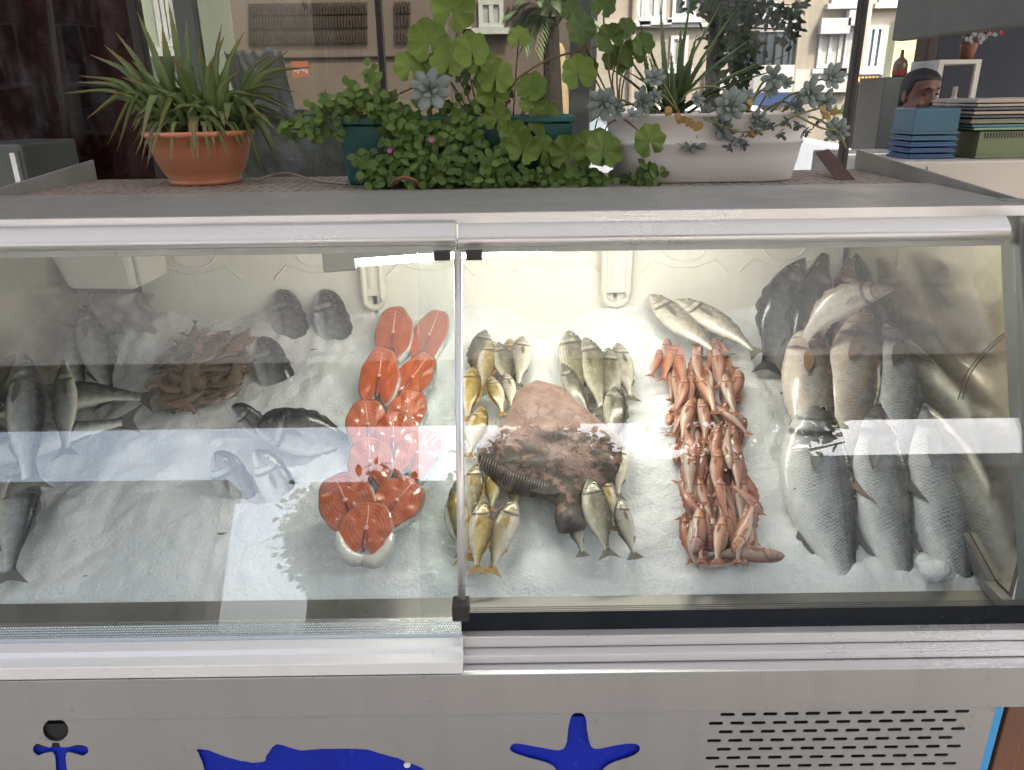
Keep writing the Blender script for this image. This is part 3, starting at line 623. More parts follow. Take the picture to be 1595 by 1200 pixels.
FN['belly'] = finmat('cream_fin', (.55, .45, .36), (.38, .30, .23)); FN['basspink'] = finmat('pinkish_fin', (.40, .26, .18), (.22, .13, .09)); FN['breamw'] = FN['bass']; FN['mulletp'] = FN['mullet']; FN['silver'] = FN['grey']
EY = {'w': eyemat('pale_eye', (.62, .60, .52)), 'g': eyemat('gold_eye', (.70, .52, .16)), 'd': eyemat('dull_eye', (.16, .15, .14))}
M['gullet'] = pm('mouth_lining', (.30, .10, .08), (.16, .04, .03), 40, .4, coat=.5)
def dress(root, parts, skin, eye='w', eyes=True):
    for n, mb in parts.items():
        if n == 'eye' and not eyes: continue
        m = FM[skin] if n == 'body' else EY[eye] if n == 'eye' else M['gullet'] if n == 'mouth' else FN[skin]
        mb.build(n, m, root, smooth=(n in ('body', 'eye', 'mouth')), local=True)
def frame(Ph, Pt, face=None, twist=0.0):
    X = (Pt-Ph).normalized(); N = Vector(face) if face is not None else BN.copy()
    N = (N-X*N.dot(X)).normalized(); Y = N.cross(X)
    if twist: N, Y = N*math.cos(twist)+Y*math.sin(twist), Y*math.cos(twist)-N*math.sin(twist)
    return Matrix(((X.x, Y.x, N.x, Ph.x), (X.y, Y.y, N.y, Ph.y), (X.z, Y.z, N.z, Ph.z), (0, 0, 0, 1)))
def fish(name, label, cat, sp, skin, h, t, side=1, lift=.03, tlift=None, bend=0, arch=0, gape=0, fat=1.0, face=None, twist=0, group=None, L=None, fork=1.0, pec=True, eye='w', dent=True, eyes=True, hY=None):
    Ph = atY(h[0], h[1], hY) if hY else at(h[0], h[1], lift); Pt = at(t[0], t[1], lift*.7 if tlift is None else tlift)
    if L: Pt = Ph+(Pt-Ph).normalized()*L
    o = thing(name, label, cat, group=group, mtx=frame(Ph, Pt, face, twist))
    dress(o, fish_parts((Pt-Ph).length, sp, side, bend, arch, gape, fat, fork, pec), skin, eye, eyes)
    if dent:
        for q in (.3, .6): c = Ph.lerp(Pt, q); DENTS.append((c.x, c.y, (Pt-Ph).length*.16, -.008))
    return o
FB = 'sea bass lying on the ice'
UP = (0, -.75, .66)
# ---- left end
fish('sea_bass', 'sea bass with pale ringed eye, left one of the pair in the back left corner', 'fish', 'bass', 'bass', (80, 466), (130, 620), 1, .05, .01, bend=.02, fat=.95, group=FB)
fish('sea_bass', 'open-mouthed sea bass with blue-grey scales, just left of the shrimp pile', 'fish', 'bass', 'bass', (130, 476), (176, 632), 1, .055, .01, gape=.6, fat=1.0, group=FB)
fish('sea_bass', 'large dark-backed sea bass curved sideways, tail towards the shrimp pile', 'fish', 'bass', 'bassdark', (-20, 652), (246, 624), 1, .085, .03, bend=.15, fat=1.3, group=FB)
fish('sea_bass', 'sea bass standing head up at the far left edge, over the curved dark one', 'fish', 'bass', 'bass', (40, 552), (44, 770), 1, .115, .06, fat=.98, group=FB)
fish('sea_bass', 'small dark sea bass with a pale cheek, beside the far left bass', 'fish', 'bass', 'bassdark', (100, 562), (102, 715), -1, .118, .06, fat=.98, gape=.5, group=FB)
fish('sea_bass', 'slim silver bass lying sideways with its tail raised to the right, lower left', 'fish', 'bass', 'bass', (-120, 735), (222, 652), 1, .045, .03, bend=.03, fat=1.0, group=FB)
fish('sea_bass', 'dark-tailed sea bass head up at the bottom left corner of the ice', 'fish', 'bass', 'bass', (42, 700), (10, 915), 1, .055, .01, fat=1.15, group=FB)
# ---- breams stuck in the ice
FBr = 'gilt-head breams stuck head-up in the ice'
def bream(label, h, t, skin='bream', tl=-.05, side=1, lift=.045, **k):
    return fish('sea_bream', label, 'fish', 'bream', skin, h, t, side, lift, tl, group=FBr, face=UP, eye='d' if skin == 'bream' else 'w', dent=False, **k)
bream('grey bream standing in the ice against the foam board, left one of the back pair', (434, 452), (475, 585), tl=-.05)
bream('grey bream with a bright eye line, right one of the pair against the foam board', (502, 452), (540, 590), tl=-.05)
bream('single dark bream standing in the ice right of the shrimp pile', (404, 526), (458, 662), tl=-.05)
bream('small black bream half hidden behind the biggest black one', (362, 632), (440, 700), tl=-.03)
bream('biggest black bream lying on its side below the single standing one', (400, 664), (560, 690), tl=.0, side=1, L=.17, lift=.045, fat=1.25)
bream('pale silvery bream with a round head, left one of the lower pair', (336, 704), (408, 850), 'bass', tl=-.06)
bream('pale bream turned edge-on, right one of the lower pair', (398, 702), (478, 840), 'bass', tl=-.06, twist=.5)
# ---- golden bogues left of centre
G1 = 'golden striped bogues left of the skate'
for i, (h, t, sd, lb, kw) in enumerate([
 ((757, 514), (740, 600), -1, 'dark bogue at the very top left of the golden cluster', dict(skin='grey', lift=.03)),
 ((768, 532), (752, 612), 1, 'brown bogue overlapping the darkest one at the top', dict(lift=.034)),
 ((776, 533), (800, 610), 1, 'dark-backed bogue in the middle of the top row', dict(skin='grey', lift=.036)),
 ((793, 528), (803, 604), -1, 'small bogue behind the palest one of the top row', dict(lift=.022)),
 ((814, 524), (806, 606), -1, 'palest bogue, rightmost of the top row', dict(skin='silver', lift=.03)),
 ((737, 572), (728, 660), 1, 'bogue beside the divider post in the second row', dict(lift=.036)),
 ((762, 586), (784, 650), -1, 'white-bellied bogue in the second row next to the skate', dict(lift=.04, side2=-1)),
 ((786, 580), (796, 640), -1, 'pale bogue tucked against the skate edge', dict(skin='silver', lift=.03)),
 ((752, 632), (730, 715), 1, 'bogue lying left of the skate wing, third row', dict(lift=.032)),
 ((742, 722), (734, 815), 1, 'bright yellow-sided bogue against the divider post', dict(lift=.036)),
 ((776, 716), (764, 800), -1, 'white-bellied bogue below the left wing of the skate', dict(lift=.026)),
 ((806, 724), (802, 800), -1, 'small white bogue peeping out below the skate', dict(lift=.022)),
 ((753, 780), (742, 896), 1, 'golden-finned bogue with its tail at the front edge, left of the last two', dict(lift=.034)),
 ((803, 778), (764, 898), -1, 'pale-bellied bogue with a yellow forked tail, right of the last two', dict(lift=.03)),
 ((722, 740), (726, 880), -1, 'greyish bogue seen through the left pane beside the post', dict(lift=.02)),
 ((705, 768), (722, 868), 1, 'bogue left of the divider post, outermost of its cluster', dict(skin='grey', lift=.018))]):
    kw = dict(kw); sk = kw.pop('skin', 'bogue'); kw.pop('side2', 0)
    fish('bogue', lb, 'fish', 'bogue', sk, h, t, sd, group=G1, bend=random.uniform(-.03, .03), fat=1.12, **kw)
# ---- grey breams right of the skate
G2 = 'grey breams right of the skate'
for h, t, sd, lb, kw in [
 ((885, 515), (905, 640), 1, 'grey bream with a dark spot, leftmost of the back row beside the skate', dict(lift=.034)),
 ((910, 526), (938, 650), 1, 'dark grey bream second from the left in the back row', dict(lift=.036)),
 ((948, 542), (948, 650), -1, 'grey bream third in the back row', dict(lift=.036)),
 ((962, 534), (984, 628), -1, 'yellow-bellied grey bream, rightmost of the back row', dict(lift=.036, skin='silver')),
 ((874, 566), (925, 662), 1, 'slim dark bream slanting along the skate edge', dict(lift=.046, fat=.8)),
 ((957, 598), (958, 705), 1, 'grey bream lying under the rightmost one, middle row', dict(lift=.03)),
 ((966, 690), (962, 780), -1, 'cream-coloured bream beside the right wing of the skate', dict(lift=.026, skin='silver')),
 ((918, 745), (950, 872), 1, 'largest grey bream with a purplish side, front row', dict(lift=.042, fat=1.1)),
 ((966, 776), (990, 872), -1, 'tan bream with a fanned tail, rightmost of the front row', dict(lift=.034, skin='silver', fork=0)),
 ((892, 790), (908, 868), -1, 'cream bream under the tail of the skate, front row', dict(lift=.024, skin='silver', fork=0)),
 ((938, 742), (952, 830), -1, 'small yellowish bream wedged behind the largest grey one', dict(lift=.024, skin='bogue'))]:
    kw = dict(kw); sk = kw.pop('skin', 'grey'); fa = kw.pop('fat', 1.0)
    fish('grey_bream', lb, 'fish', 'bogue', sk, h, t, sd, group=G2, bend=random.uniform(-.03, .03), fat=fa, **kw)
# ---- two silver breams above the mullets
fish('silver_bream', 'silver bream head up, left one of the two above the red mullets', 'fish', 'bogue', 'silver', (1012, 460), (1132, 560), 1, .034, .028, bend=-.02, fat=.95, group='silver breams above the red mullets')
fish('silver_bream', 'silver bream with a dark forked tail, right one of the two above the red mullets', 'fish', 'bogue', 'silver', (1052, 468), (1186, 556), 1, .04, .03, bend=.05, fat=1.0, group='silver breams above the red mullets')
# ---- right end
fish('sea_bass', 'dark sea bass leaning on the foam board, leftmost of the back right group', 'fish', 'bass', 'bassdark', (1254, 402), (1196, 585), -1, .045, .0, fat=1.5, bend=-.07, hY=1.37, face=UP, group=FB)
fish('sea_bass', 'dark sea bass with an open golden mouth, second of the back right group', 'fish', 'bass', 'bassdark', (1284, 397), (1246, 620), -1, .06, .01, fat=1.2, gape=.8, bend=-.03, hY=1.35, face=UP, group=FB, eye='g')
fish('sea_bass', 'reddish sea bass head with a gold eye, third of the back right group', 'fish', 'bass', 'basspink', (1322, 404), (1300, 600), -1, .045, .01, hY=1.37, fat=1.15, gape=.6, face=UP, group=FB, eye='g')
fish('sea_bass', 'dim sea bass head behind all the others in the back right corner', 'fish', 'bass', 'bassdark', (1336, 390), (1330, 560), -1, .025, .0, hY=1.41, face=UP, group=FB)
fish('sea_bass', 'pale belly-up sea bass arching across the back right group', 'fish', 'bass', 'belly', (1394, 450), (1244, 548), -1, .085, .075, hY=1.18, fat=1.35, bend=-.17, face=(.1, -.8, .6), group=FB, eyes=False)
fish('sea_bass', 'pinkish sea bass with gaping gills, leftmost of the middle row on the right', 'fish', 'bass', 'basspink', (1252, 500), (1285, 770), 1, .07, .03, fat=1.2, gape=1.0, group=FB)
fish('sea_bass', 'pale-headed sea bass in the centre of the middle row on the right', 'fish', 'bass', 'basspink', (1345, 476), (1308, 770), 1, .085, .03, fat=1.1, group=FB)
fish('sea_bass', 'blue-scaled sea bass with raised gill covers, rightmost of the middle row', 'fish', 'bass', 'bass', (1402, 486), (1392, 770), 1, .085, .03, fat=1.28, gape=.7, group=FB)
fish('sea_bass', 'large scaly sea bass with a reddish snout, leftmost of the front row on the right', 'fish', 'bass', 'bass', (1272, 612), (1350, 975), 1, .060, -.03, fat=1.42, bend=-.07, group=FB)
fish('sea_bass', 'large pale-bellied sea bass, middle of the front row on the right', 'fish', 'bass', 'bass', (1358, 606), (1440, 985), 1, .06, -.035, fat=1.25, bend=-.06, group=FB)
fish('sea_bass', 'longest sea bass with a dark lateral line, rightmost in the front row', 'fish', 'bass', 'bass', (1442, 588), (1520, 1010), 1, .065, -.045, fat=1.30, bend=-.03, group=FB)
# ---- red mullet pile
def sc_copy(proto, mtx, s, label=None):
    r = proto.copy(); COL.objects.link(r); r.matrix_world = mtx @ Matrix.Scale(s, 4)
    if label: r['label'] = label
    for ch in list(proto.children):
        c = ch.copy(); COL.objects.link(c); c.parent = r
    return r
GM = 'red mullets heaped in a tall column on the ice'
LM = 'small red mullet in the tall heap of red mullets on the right of the skate'
protos = []
for i, (sk, sd, bd) in enumerate([('mullet', 1, .05), ('mullet', -1, -.04), ('mulletp', 1, -.03), ('mulletp', -1, .05), ('mullet', 1, -.06)]):
    o = thing('red_mullet', LM, 'fish', group=GM, mtx=Matrix.Identity(4)); pp = fish_parts(1.0, 'mullet', sd, bd, fat=.90); pp.pop('anal_fin'); dress(o, pp, sk, 'd'); protos.append(o)
used = set(); rnd = random.Random(11)
def mullet(h, t, lift, pi=None):
    Ph = at(*h, lift); Pt = at(*t, lift+rnd.uniform(-.006, .004)); s = (Pt-Ph).length; mt = frame(Ph, Pt, None, rnd.uniform(-.5, .5))
    pi = rnd.randrange(5) if pi is None else pi
    if pi not in used: used.add(pi); protos[pi].matrix_world = mt @ Matrix.Scale(s, 4); return protos[pi]
    return sc_copy(protos[pi], mt, s)
def xr(y): return (tab([(530, 1025), (560, 1020), (640, 1036), (700, 1044), (780, 1050), (880, 1062)], y), tab([(530, 1150), (560, 1160), (640, 1166), (700, 1182), (780, 1192), (880, 1190)], y))
for layer in range(3):
    y = 545+layer*9
    while y < 862:
        a, b = xr(y); nn = 4 if layer < 2 else 3
        for i in range(nn):
            x = lerp(a+9+layer*4, b-9-layer*4, (i+.5)/nn+rnd.uniform(-.09, .09)); ln = lerp(60, 88, (y-540)/330)*rnd.uniform(.85, 1.1)
            an = rnd.gauss(0, .26)+(.12 if x > (a+b)/2 else -.05); dx, dy = math.sin(an)*ln/2, math.cos(an)*ln/2
            h, t = (x-dx, y-dy+ln*.2), (x+dx, y+dy+ln*.2)
            if t[1] > 880: k_ = t[1]-880; t = (t[0], 880); h = (h[0], h[1]-k_)
            if rnd.random() < .22: h, t = t, h
            mullet(h, t, .010+layer*.013+rnd.uniform(0, .004))
        y += 42 if layer < 2 else 40
def named(o, lb): o['label'] = lb; del o['group']
named(mullet((1222, 866), (1088, 866), .030, 2), 'red mullet lying crosswise in front of the whole red heap, head to the right')
named(mullet((1086, 880), (1150, 874), .016, 4), 'short dark red mullet under the crosswise one at the front')
named(mullet((1026, 545), (1012, 588), .02, 0), 'small red mullet with its tail sticking out at the top left of the red heap')
# ---- shrimps
def shrimpmat(name, c, c2, sp):
    k = NT(name); uvn = k.n('ShaderNodeUVMap').outputs[0]; s = k.n('ShaderNodeSeparateXYZ'); k.put(s.inputs[0], uvn)
    seg = k.math('FRACT', k.math('MULTIPLY', s.outputs[0], 8.0)); d = k.ramp(seg, [(.0, 1.), (.14, 0.)])
    col = k.mix(k.noise(k.co(), 5, 4), c, c2); oi = k.n('ShaderNodeObjectInfo').outputs['Random']
    col = k.mix(k.math('MULTIPLY', k.math('GREATER_THAN', k.noise(k.map(uvn, (1.5, 1, 1)), 2.5, 2), .60), .75), col, sp)
    col = k.mix(k.math('MULTIPLY', d, .7), col, tuple(x*.3 for x in c))
    hs = k.n('ShaderNodeHueSaturation'); k.put(hs.inputs['Color'], col); k.put(hs.inputs['Value'], k.math('MULTIPLY_ADD', oi, .6, .7))
    k.set(Base_Color=hs.outputs[0], Roughness=.3, Coat_Weight=.5, Subsurface_Weight=.15); k.b.inputs['Subsurface Scale'].default_value = .05; k.bump(d, -.5, .02); return k.m
SM = [shrimpmat('shrimp_shell', (.36, .24, .175), (.24, .16, .115), (.50, .15, .06)), shrimpmat('grey_shrimp_shell', (.30, .24, .19), (.19, .145, .11), (.30, .17, .11))]
M['feeler'] = pm('shrimp_feeler', (.42, .30, .20), rough=.4)
def shrimp_proto(mat, curl):
    o = thing('shrimp', 'raw brown shrimp in the shrimp pile left of the breams', 'shrimp', group='raw shrimps piled on the ice', mtx=Matrix.Identity(4))
    def P(t): a = curl*(t-.35); return Vector((t-.10*curl*max(0, t-.35)**2*3, -.55*curl*max(0, t-.3)**2*1.2, 0))
    rr = []; uv = []; N = 26; prof = [(0, .012), (.06, .045), (.2, .085), (.36, .095), (.4, .085), (.6, .078), (.8, .055), (.93, .03), (1, .012)]
    for i in range(N+1):
        t = i/N; p = P(t); q = (P(min(1, t+.02))-P(max(0, t-.02))).normalized(); nn = Vector((-q.y, q.x, 0)); r = tab(prof, t)*(1+.05*math.sin(t*8*2*math.pi) if t > .38 else 1)
        rr.append([p+nn*(math.cos(k*math.pi/6)*r*1.8)+Vector((0, 0, math.sin(k*math.pi/6)*r*.85)) for k in range(12)]); uv += [(t, k/12) for k in range(12)]
    MB().loft(rr, True, uv).build('body', mat, o, smooth=True, local=True)
    m = MB(); e = P(1); q = (P(1)-P(.95)).normalized(); a0 = math.atan2(q.y, q.x)
    for a in (-.55, -.2, .2, .55):
        d = Vector((math.cos(a0+a), math.sin(a0+a), 0)); n2 = Vector((-d.y, d.x, 0)); m.add([e-q*.02, e+d*.06+n2*.025+Vector((0, 0, .01)), e+d*.12, e+d*.06-n2*.025-Vector((0, 0, .01))], [(0, 1, 2, 3)])
    m.build('tail_fan', mat, o, local=True, solid=.006)
    m = MB()
    for i in range(7): t = .22+i*.09; p = P(t); m.tube([p+Vector((0, -.07, .03)), p+Vector((.02, -.15, .02)), p+Vector((-.03, -.19, 0))], [.012, .009, .004], 5)
    m.build('legs', mat, o, local=True)
    m = MB()
    for s in (-1, 1): m.tube(crv([(0.02, .02*s, .03), (-.15, .10*s, .05), (-.3, .3*s, .02), (-.1, .45*s, .0)], 10), .0035, 4)
    m.tube([(0.03, .03, 0), (-.14, .05, .01)], [.014, .002], 5); m.build('feelers', M['feeler'], o, local=True)
    m = MB().sphere((.07, .02, .05), .016, 8, 6).sphere((.07, .02, -.05), .016, 8, 6); m.build('eye', EY['d'], o, smooth=True, local=True)
    return o
sp_ = [shrimp_proto(SM[0], 1.0), shrimp_proto(SM[1], -.8), shrimp_proto(SM[0], .5), shrimp_proto(SM[1], 1.3)]; su_ = set()
poly = [(292, 518), (340, 512), (392, 514), (386, 545), (372, 610), (330, 632), (240, 630), (232, 590), (258, 556)]
def inside(x, y, P):
    c = False
    for i in range(len(P)):
        (x1, y1), (x2, y2) = P[i], P[i-1]
        if (y1 > y) != (y2 > y) and x < (x2-x1)*(y-y1)/(y2-y1)+x1: c = not c
    return c
cnt = 0; tries = 0
while cnt < 105 and tries < 5000:
    tries += 1; x, y = rnd.uniform(228, 396), rnd.uniform(508, 636)
    if not inside(x, y, poly): continue
    ln = rnd.uniform(46, 64); an = rnd.gauss(-.45, .45)+(math.pi if rnd.random() < .5 else 0)
    dx, dy = math.cos(an)*ln/2, math.sin(an)*ln/2
    if not (inside(x+dx*.75, y+dy*.75, poly) and inside(x-dx*.75, y-dy*.75, poly)): continue
    lf = .006+.030*(cnt/105)*.65+rnd.uniform(0, .004); Ph, Pt = at(x-dx, y-dy, lf), at(x+dx, y+dy, lf+rnd.uniform(-.004, .004)); s = (Pt-Ph).length; mt = frame(Ph, Pt, None, rnd.uniform(-.7, .7))
    i = rnd.randrange(4)
    if i not in su_: su_.add(i); sp_[i].matrix_world = mt @ Matrix.Scale(s, 4)
    else: sc_copy(sp_[i], mt, s)
    cnt += 1
# ---- salmon steaks
def salmonmat():
    k = NT('salmon_flesh'); uvn = k.n('ShaderNodeUVMap').outputs[0]; s = k.n('ShaderNodeSeparateXYZ'); k.put(s.inputs[0], uvn); Rr, Aa = s.outputs[0], s.outputs[1]
    o = k.co(); nz = k.noise(o, 35, 3)
    # W-shaped myotomes: distance bands modulated by angle
    w = k.math('ADD', k.math('MULTIPLY', Rr, 46.0), k.math('ADD', k.math('MULTIPLY', k.math('SINE', k.math('MULTIPLY', Aa, 12.566)), 2.5), k.math('MULTIPLY', nz, 5.0)))
    ln = k.ramp(k.math('SINE', w), [(.86, 0.), (1., 1.)])
    col = k.mix(k.noise(o, 22, 4), (.58, .135, .055), (.42, .075, .032))
    col = k.mix(k.math('MULTIPLY', ln, k.ramp(Rr, [(.2, .0), (.4, .42)])), col, (.78, .40, .25))
    col = k.mix(k.ramp(k.noise(o, 30, 4, .7), [(.55, 0.), (.72, .5)]), col, (.30, .06, .03))
    col = k.mix(k.ramp(Rr, [(.88, 0.), (.96, .6)]), col, (.42, .16, .09))
    k.set(Base_Color=col, Roughness=.32, Coat_Weight=.5, Subsurface_Weight=.2); k.b.inputs['Subsurface Scale'].default_value = .006; k.bump(k.math('ADD', ln, k.noise(o, 80, 3)), .4, .001); return k.m
M['salmon'] = salmonmat()
M['salmonbone'] = pm('steak_bone', (.80, .50, .40), (.70, .38, .30), 60, .4, coat=.4)
M['seam'] = pm('steak_seam', (.85, .50, .36), rough=.4, coat=.4)
M['salmonskin'] = fishmat('salmon_skin', (.74, .72, .70), (.50, .50, .50), (.05, .06, .07), 30, 40, .5, (.35, .55, .75, .92))
M['cavity'] = pm('belly_membrane', (.36, .12, .10), (.25, .07, .06), 50, .35, coat=.5)
def steak(label, c, wpx, hpx, rot=0.0, lift=.03, tilt=None, white=0):
    C_ = at(c[0], c[1], lift); N = Vector(tilt or (random.uniform(-.1, .1), -.55, .83)).normalized()
    def hit(px, py): d = ray(px, py); return CP+d*((C_-CP).dot(N)/d.dot(N))
    W2 = (hit(c[0]+wpx/2, c[1])-C_).length; H2 = (hit(c[0], c[1]-hpx/2)-C_).length
    X = Vector((math.cos(rot), 0, 0))+BT*math.sin(rot); X = (X-N*N.dot(X)).normalized(); Y = N.cross(X)
    mt = Matrix(((X.x, Y.x, N.x, C_.x), (X.y, Y.y, N.y, C_.y), (X.z, Y.z, N.z, C_.z), (0, 0, 0, 1)))
    o = thing('salmon_steak', label, 'salmon steak', group='salmon steaks laid in a column', mtx=mt)
    N_ = 64; out = []; ph_ = random.uniform(0, 6)
    def rim(a):       # a=0 top (back), going round; slit at the bottom
        sx, cz = math.sin(a), math.cos(a)
        x = W2*math.copysign(abs(sx)**.72, sx)*(1-.12*max(0, -cz)) ; y = H2*(cz*(1.0 if cz > 0 else 1.04)+.10*max(0, cz)**8)
        d = abs(abs(a)-math.pi)
        if d < .32: y += H2*.62*(1-d/.32)**1.15; x = math.copysign(max(abs(x), W2*.035*(1)), sx)
        w_ = 1+.035*math.sin(a*3+ph_)+.02*math.sin(a*7+ph_*2)
        return x*w_, y*w_
    rim_ = [rim(-math.pi+.012+(2*math.pi-.024)*i/(N_-1)) for i in range(N_)]
    Rg = [1, .94, .80, .62, .44, .26, .1]; TH = .019
    cx, cy = 0, H2*.02
    top = []; uv = []
    for r in Rg:
        for i, (x, y) in enumerate(rim_):
            zz = (.0 if r < .97 else -.0016)+.0012*math.sin(i*.7)*(r > .5)
            top.append((cx+(x-cx)*r, cy+(y-cy)*r, zz)); uv.append((r, i/(N_-1)))
    m = MB(); fs = [(a*N_+i, a*N_+i+1, (a+1)*N_+i+1, (a+1)*N_+i) for a in range(len(Rg)-1) for i in range(N_-1)]
    fs.append(tuple((len(Rg)-1)*N_+i for i in range(N_))); m.add(top, fs, uv); m.build('flesh', M['salmon'], o, smooth=False, local=True)
    sk = MB(); rows = [(1.0, -.0016), (1.025, -.003), (1.03, -TH*.5), (1.02, -TH), (.9, -TH-.001)]; vs = []; uv = []
    i0, i1 = 0, N_-1
    for f, z in rows:
        for i, (x, y) in enumerate(rim_):
            vs.append((cx+(x-cx)*f, cy+(y-cy)*f, z)); a = abs(i/(N_-1)-.5)*2; uv.append((.3+i/(N_-1)*.5, 1-a))
    sk.add(vs, [(a*N_+i, a*N_+i+1, (a+1)*N_+i+1, (a+1)*N_+i) for a in range(4) for i in range(N_-1)]+[tuple(4*N_+i for i in range(N_))], uv); sk.build('skin', M['salmonskin'], o, smooth=True, local=True)
    bz = MB().rev([(.0001, .0018), (W2*.08, .0016), (W2*.11, -.001)], (0, H2*.08, 0), 14); bo = bz.build('bone', M['salmonbone'], o, smooth=True, local=True)
    MB().tube([(0, H2*.16, .0002), (W2*.02, H2*.5, .0004), (0, H2*.92, .0002)], [.0014, .0010, .0008], 6).build('seam', M['seam'], o, smooth=True, local=True)
    cav = MB().loft([[(W2*.10*k*math.cos(q*.6283), -H2*.40+H2*.42*k*math.sin(q*.6283), z) for q in range(10)] for k, z in ((1, .0004), (.6, .0012), (.1, .0013))]); cav.build('cavity', M['cavity'], o, smooth=True, local=True)
    if white:
        bm_ = MB()
        for s0 in (-1, 1):
            pth = [Vector((*[q*1.02 for q in rim(s0*a_)], -.006)) for a_ in (1.6, 1.9, 2.2, 2.5, 2.8)]
            pth.append(Vector((0, -H2*1.0, -.008))); bm_.tube(crv(pth, 16), [.003, .004, .005, .006, .007, .0075, .008, .0085, .009, .009, .009, .009, .009, .009, .0085, .008, .0075], 12, 1.5)
        bm_.build('belly_flap', M['whiteskin'], o, smooth=True, local=True)
    return o
M['whiteskin'] = pm('white_belly_skin', (.80, .77, .73), (.68, .62, .56), 40, .3, coat=.5, sss=.1)
for a in [('salmon steak at the top left of the salmon column', (612, 520), 58, 78, 0, .030),
          ('salmon steak at the top right of the salmon column, with silver skin on its right', (668, 524), 52, 80, -.25, .022),
          ('salmon steak with a round pale bone, left of the second row', (590, 588), 62, 84, 0, .046),
          ('tilted salmon steak with dark skin, right of the second row', (641, 590), 58, 76, -.5, .036),
          ('salmon steak just above the reflected skyline, right of the third row', (632, 644), 60, 70, -.2, .050),
          ('salmon steak under the left edge of the third row', (573, 664), 66, 80, .2, .042),
          ('salmon steak half covered in the middle of the column', (612, 684), 64, 80, .1, .048),
          ('salmon steak on the right of the fourth row', (648, 708), 68, 80, -.35, .058),
          ('salmon steak on the left of the fourth row', (576, 722), 70, 78, .15, .062),
          ('dark red salmon steak at the lower left of the column', (539, 782), 84, 88, .5, .056),
          ('dark red salmon steak at the lower right of the column', (616, 782), 76, 80, -.6, .050)]:
    steak(*a)
steak('lowest salmon steak with a thick white belly flap, at the front of the column', (570, 826), 84, 84, .0, .070, white=1)
# ---- skate
def skatemat():
    k = NT('skate_skin'); o = k.co(); s = k.n('ShaderNodeSeparateXYZ'); k.put(s.inputs[0], o)
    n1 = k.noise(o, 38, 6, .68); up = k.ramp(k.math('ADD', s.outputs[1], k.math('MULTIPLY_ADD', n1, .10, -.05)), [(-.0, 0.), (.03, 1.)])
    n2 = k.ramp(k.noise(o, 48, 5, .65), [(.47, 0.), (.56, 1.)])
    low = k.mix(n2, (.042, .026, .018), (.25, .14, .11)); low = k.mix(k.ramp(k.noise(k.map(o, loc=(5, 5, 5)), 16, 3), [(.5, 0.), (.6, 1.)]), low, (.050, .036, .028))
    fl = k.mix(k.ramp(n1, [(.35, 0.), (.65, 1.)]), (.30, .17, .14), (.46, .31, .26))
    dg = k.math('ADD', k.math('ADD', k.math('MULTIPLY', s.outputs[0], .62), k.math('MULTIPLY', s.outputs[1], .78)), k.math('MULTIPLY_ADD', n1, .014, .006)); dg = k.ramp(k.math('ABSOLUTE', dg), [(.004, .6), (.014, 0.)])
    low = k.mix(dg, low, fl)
    col = k.mix(up, low, fl); wh = k.ramp(k.vor(o, 90), [(.05, 1.), (.1, 0.)]); col = k.mix(k.math('MULTIPLY', wh, .35), col, (.6, .55, .5))
    k.set(Base_Color=col, Roughness=.5, Coat_Weight=.2, Coat_Roughness=.3); k.bump(k.math('ADD', n1, n2), .6, .003); return k.m
M['skate'] = skatemat()
sk_poly = [(836, 583), (850, 588), (880, 598), (905, 622), (940, 648), (968, 668), (974, 700), (962, 728), (944, 745), (918, 754), (906, 775), (912, 800), (914, 812), (894, 818), (872, 820), (864, 800), (866, 780), (850, 768), (820, 762), (795, 755), (768, 740), (746, 712), (744, 694), (760, 672), (778, 652), (796, 622), (808, 600)]
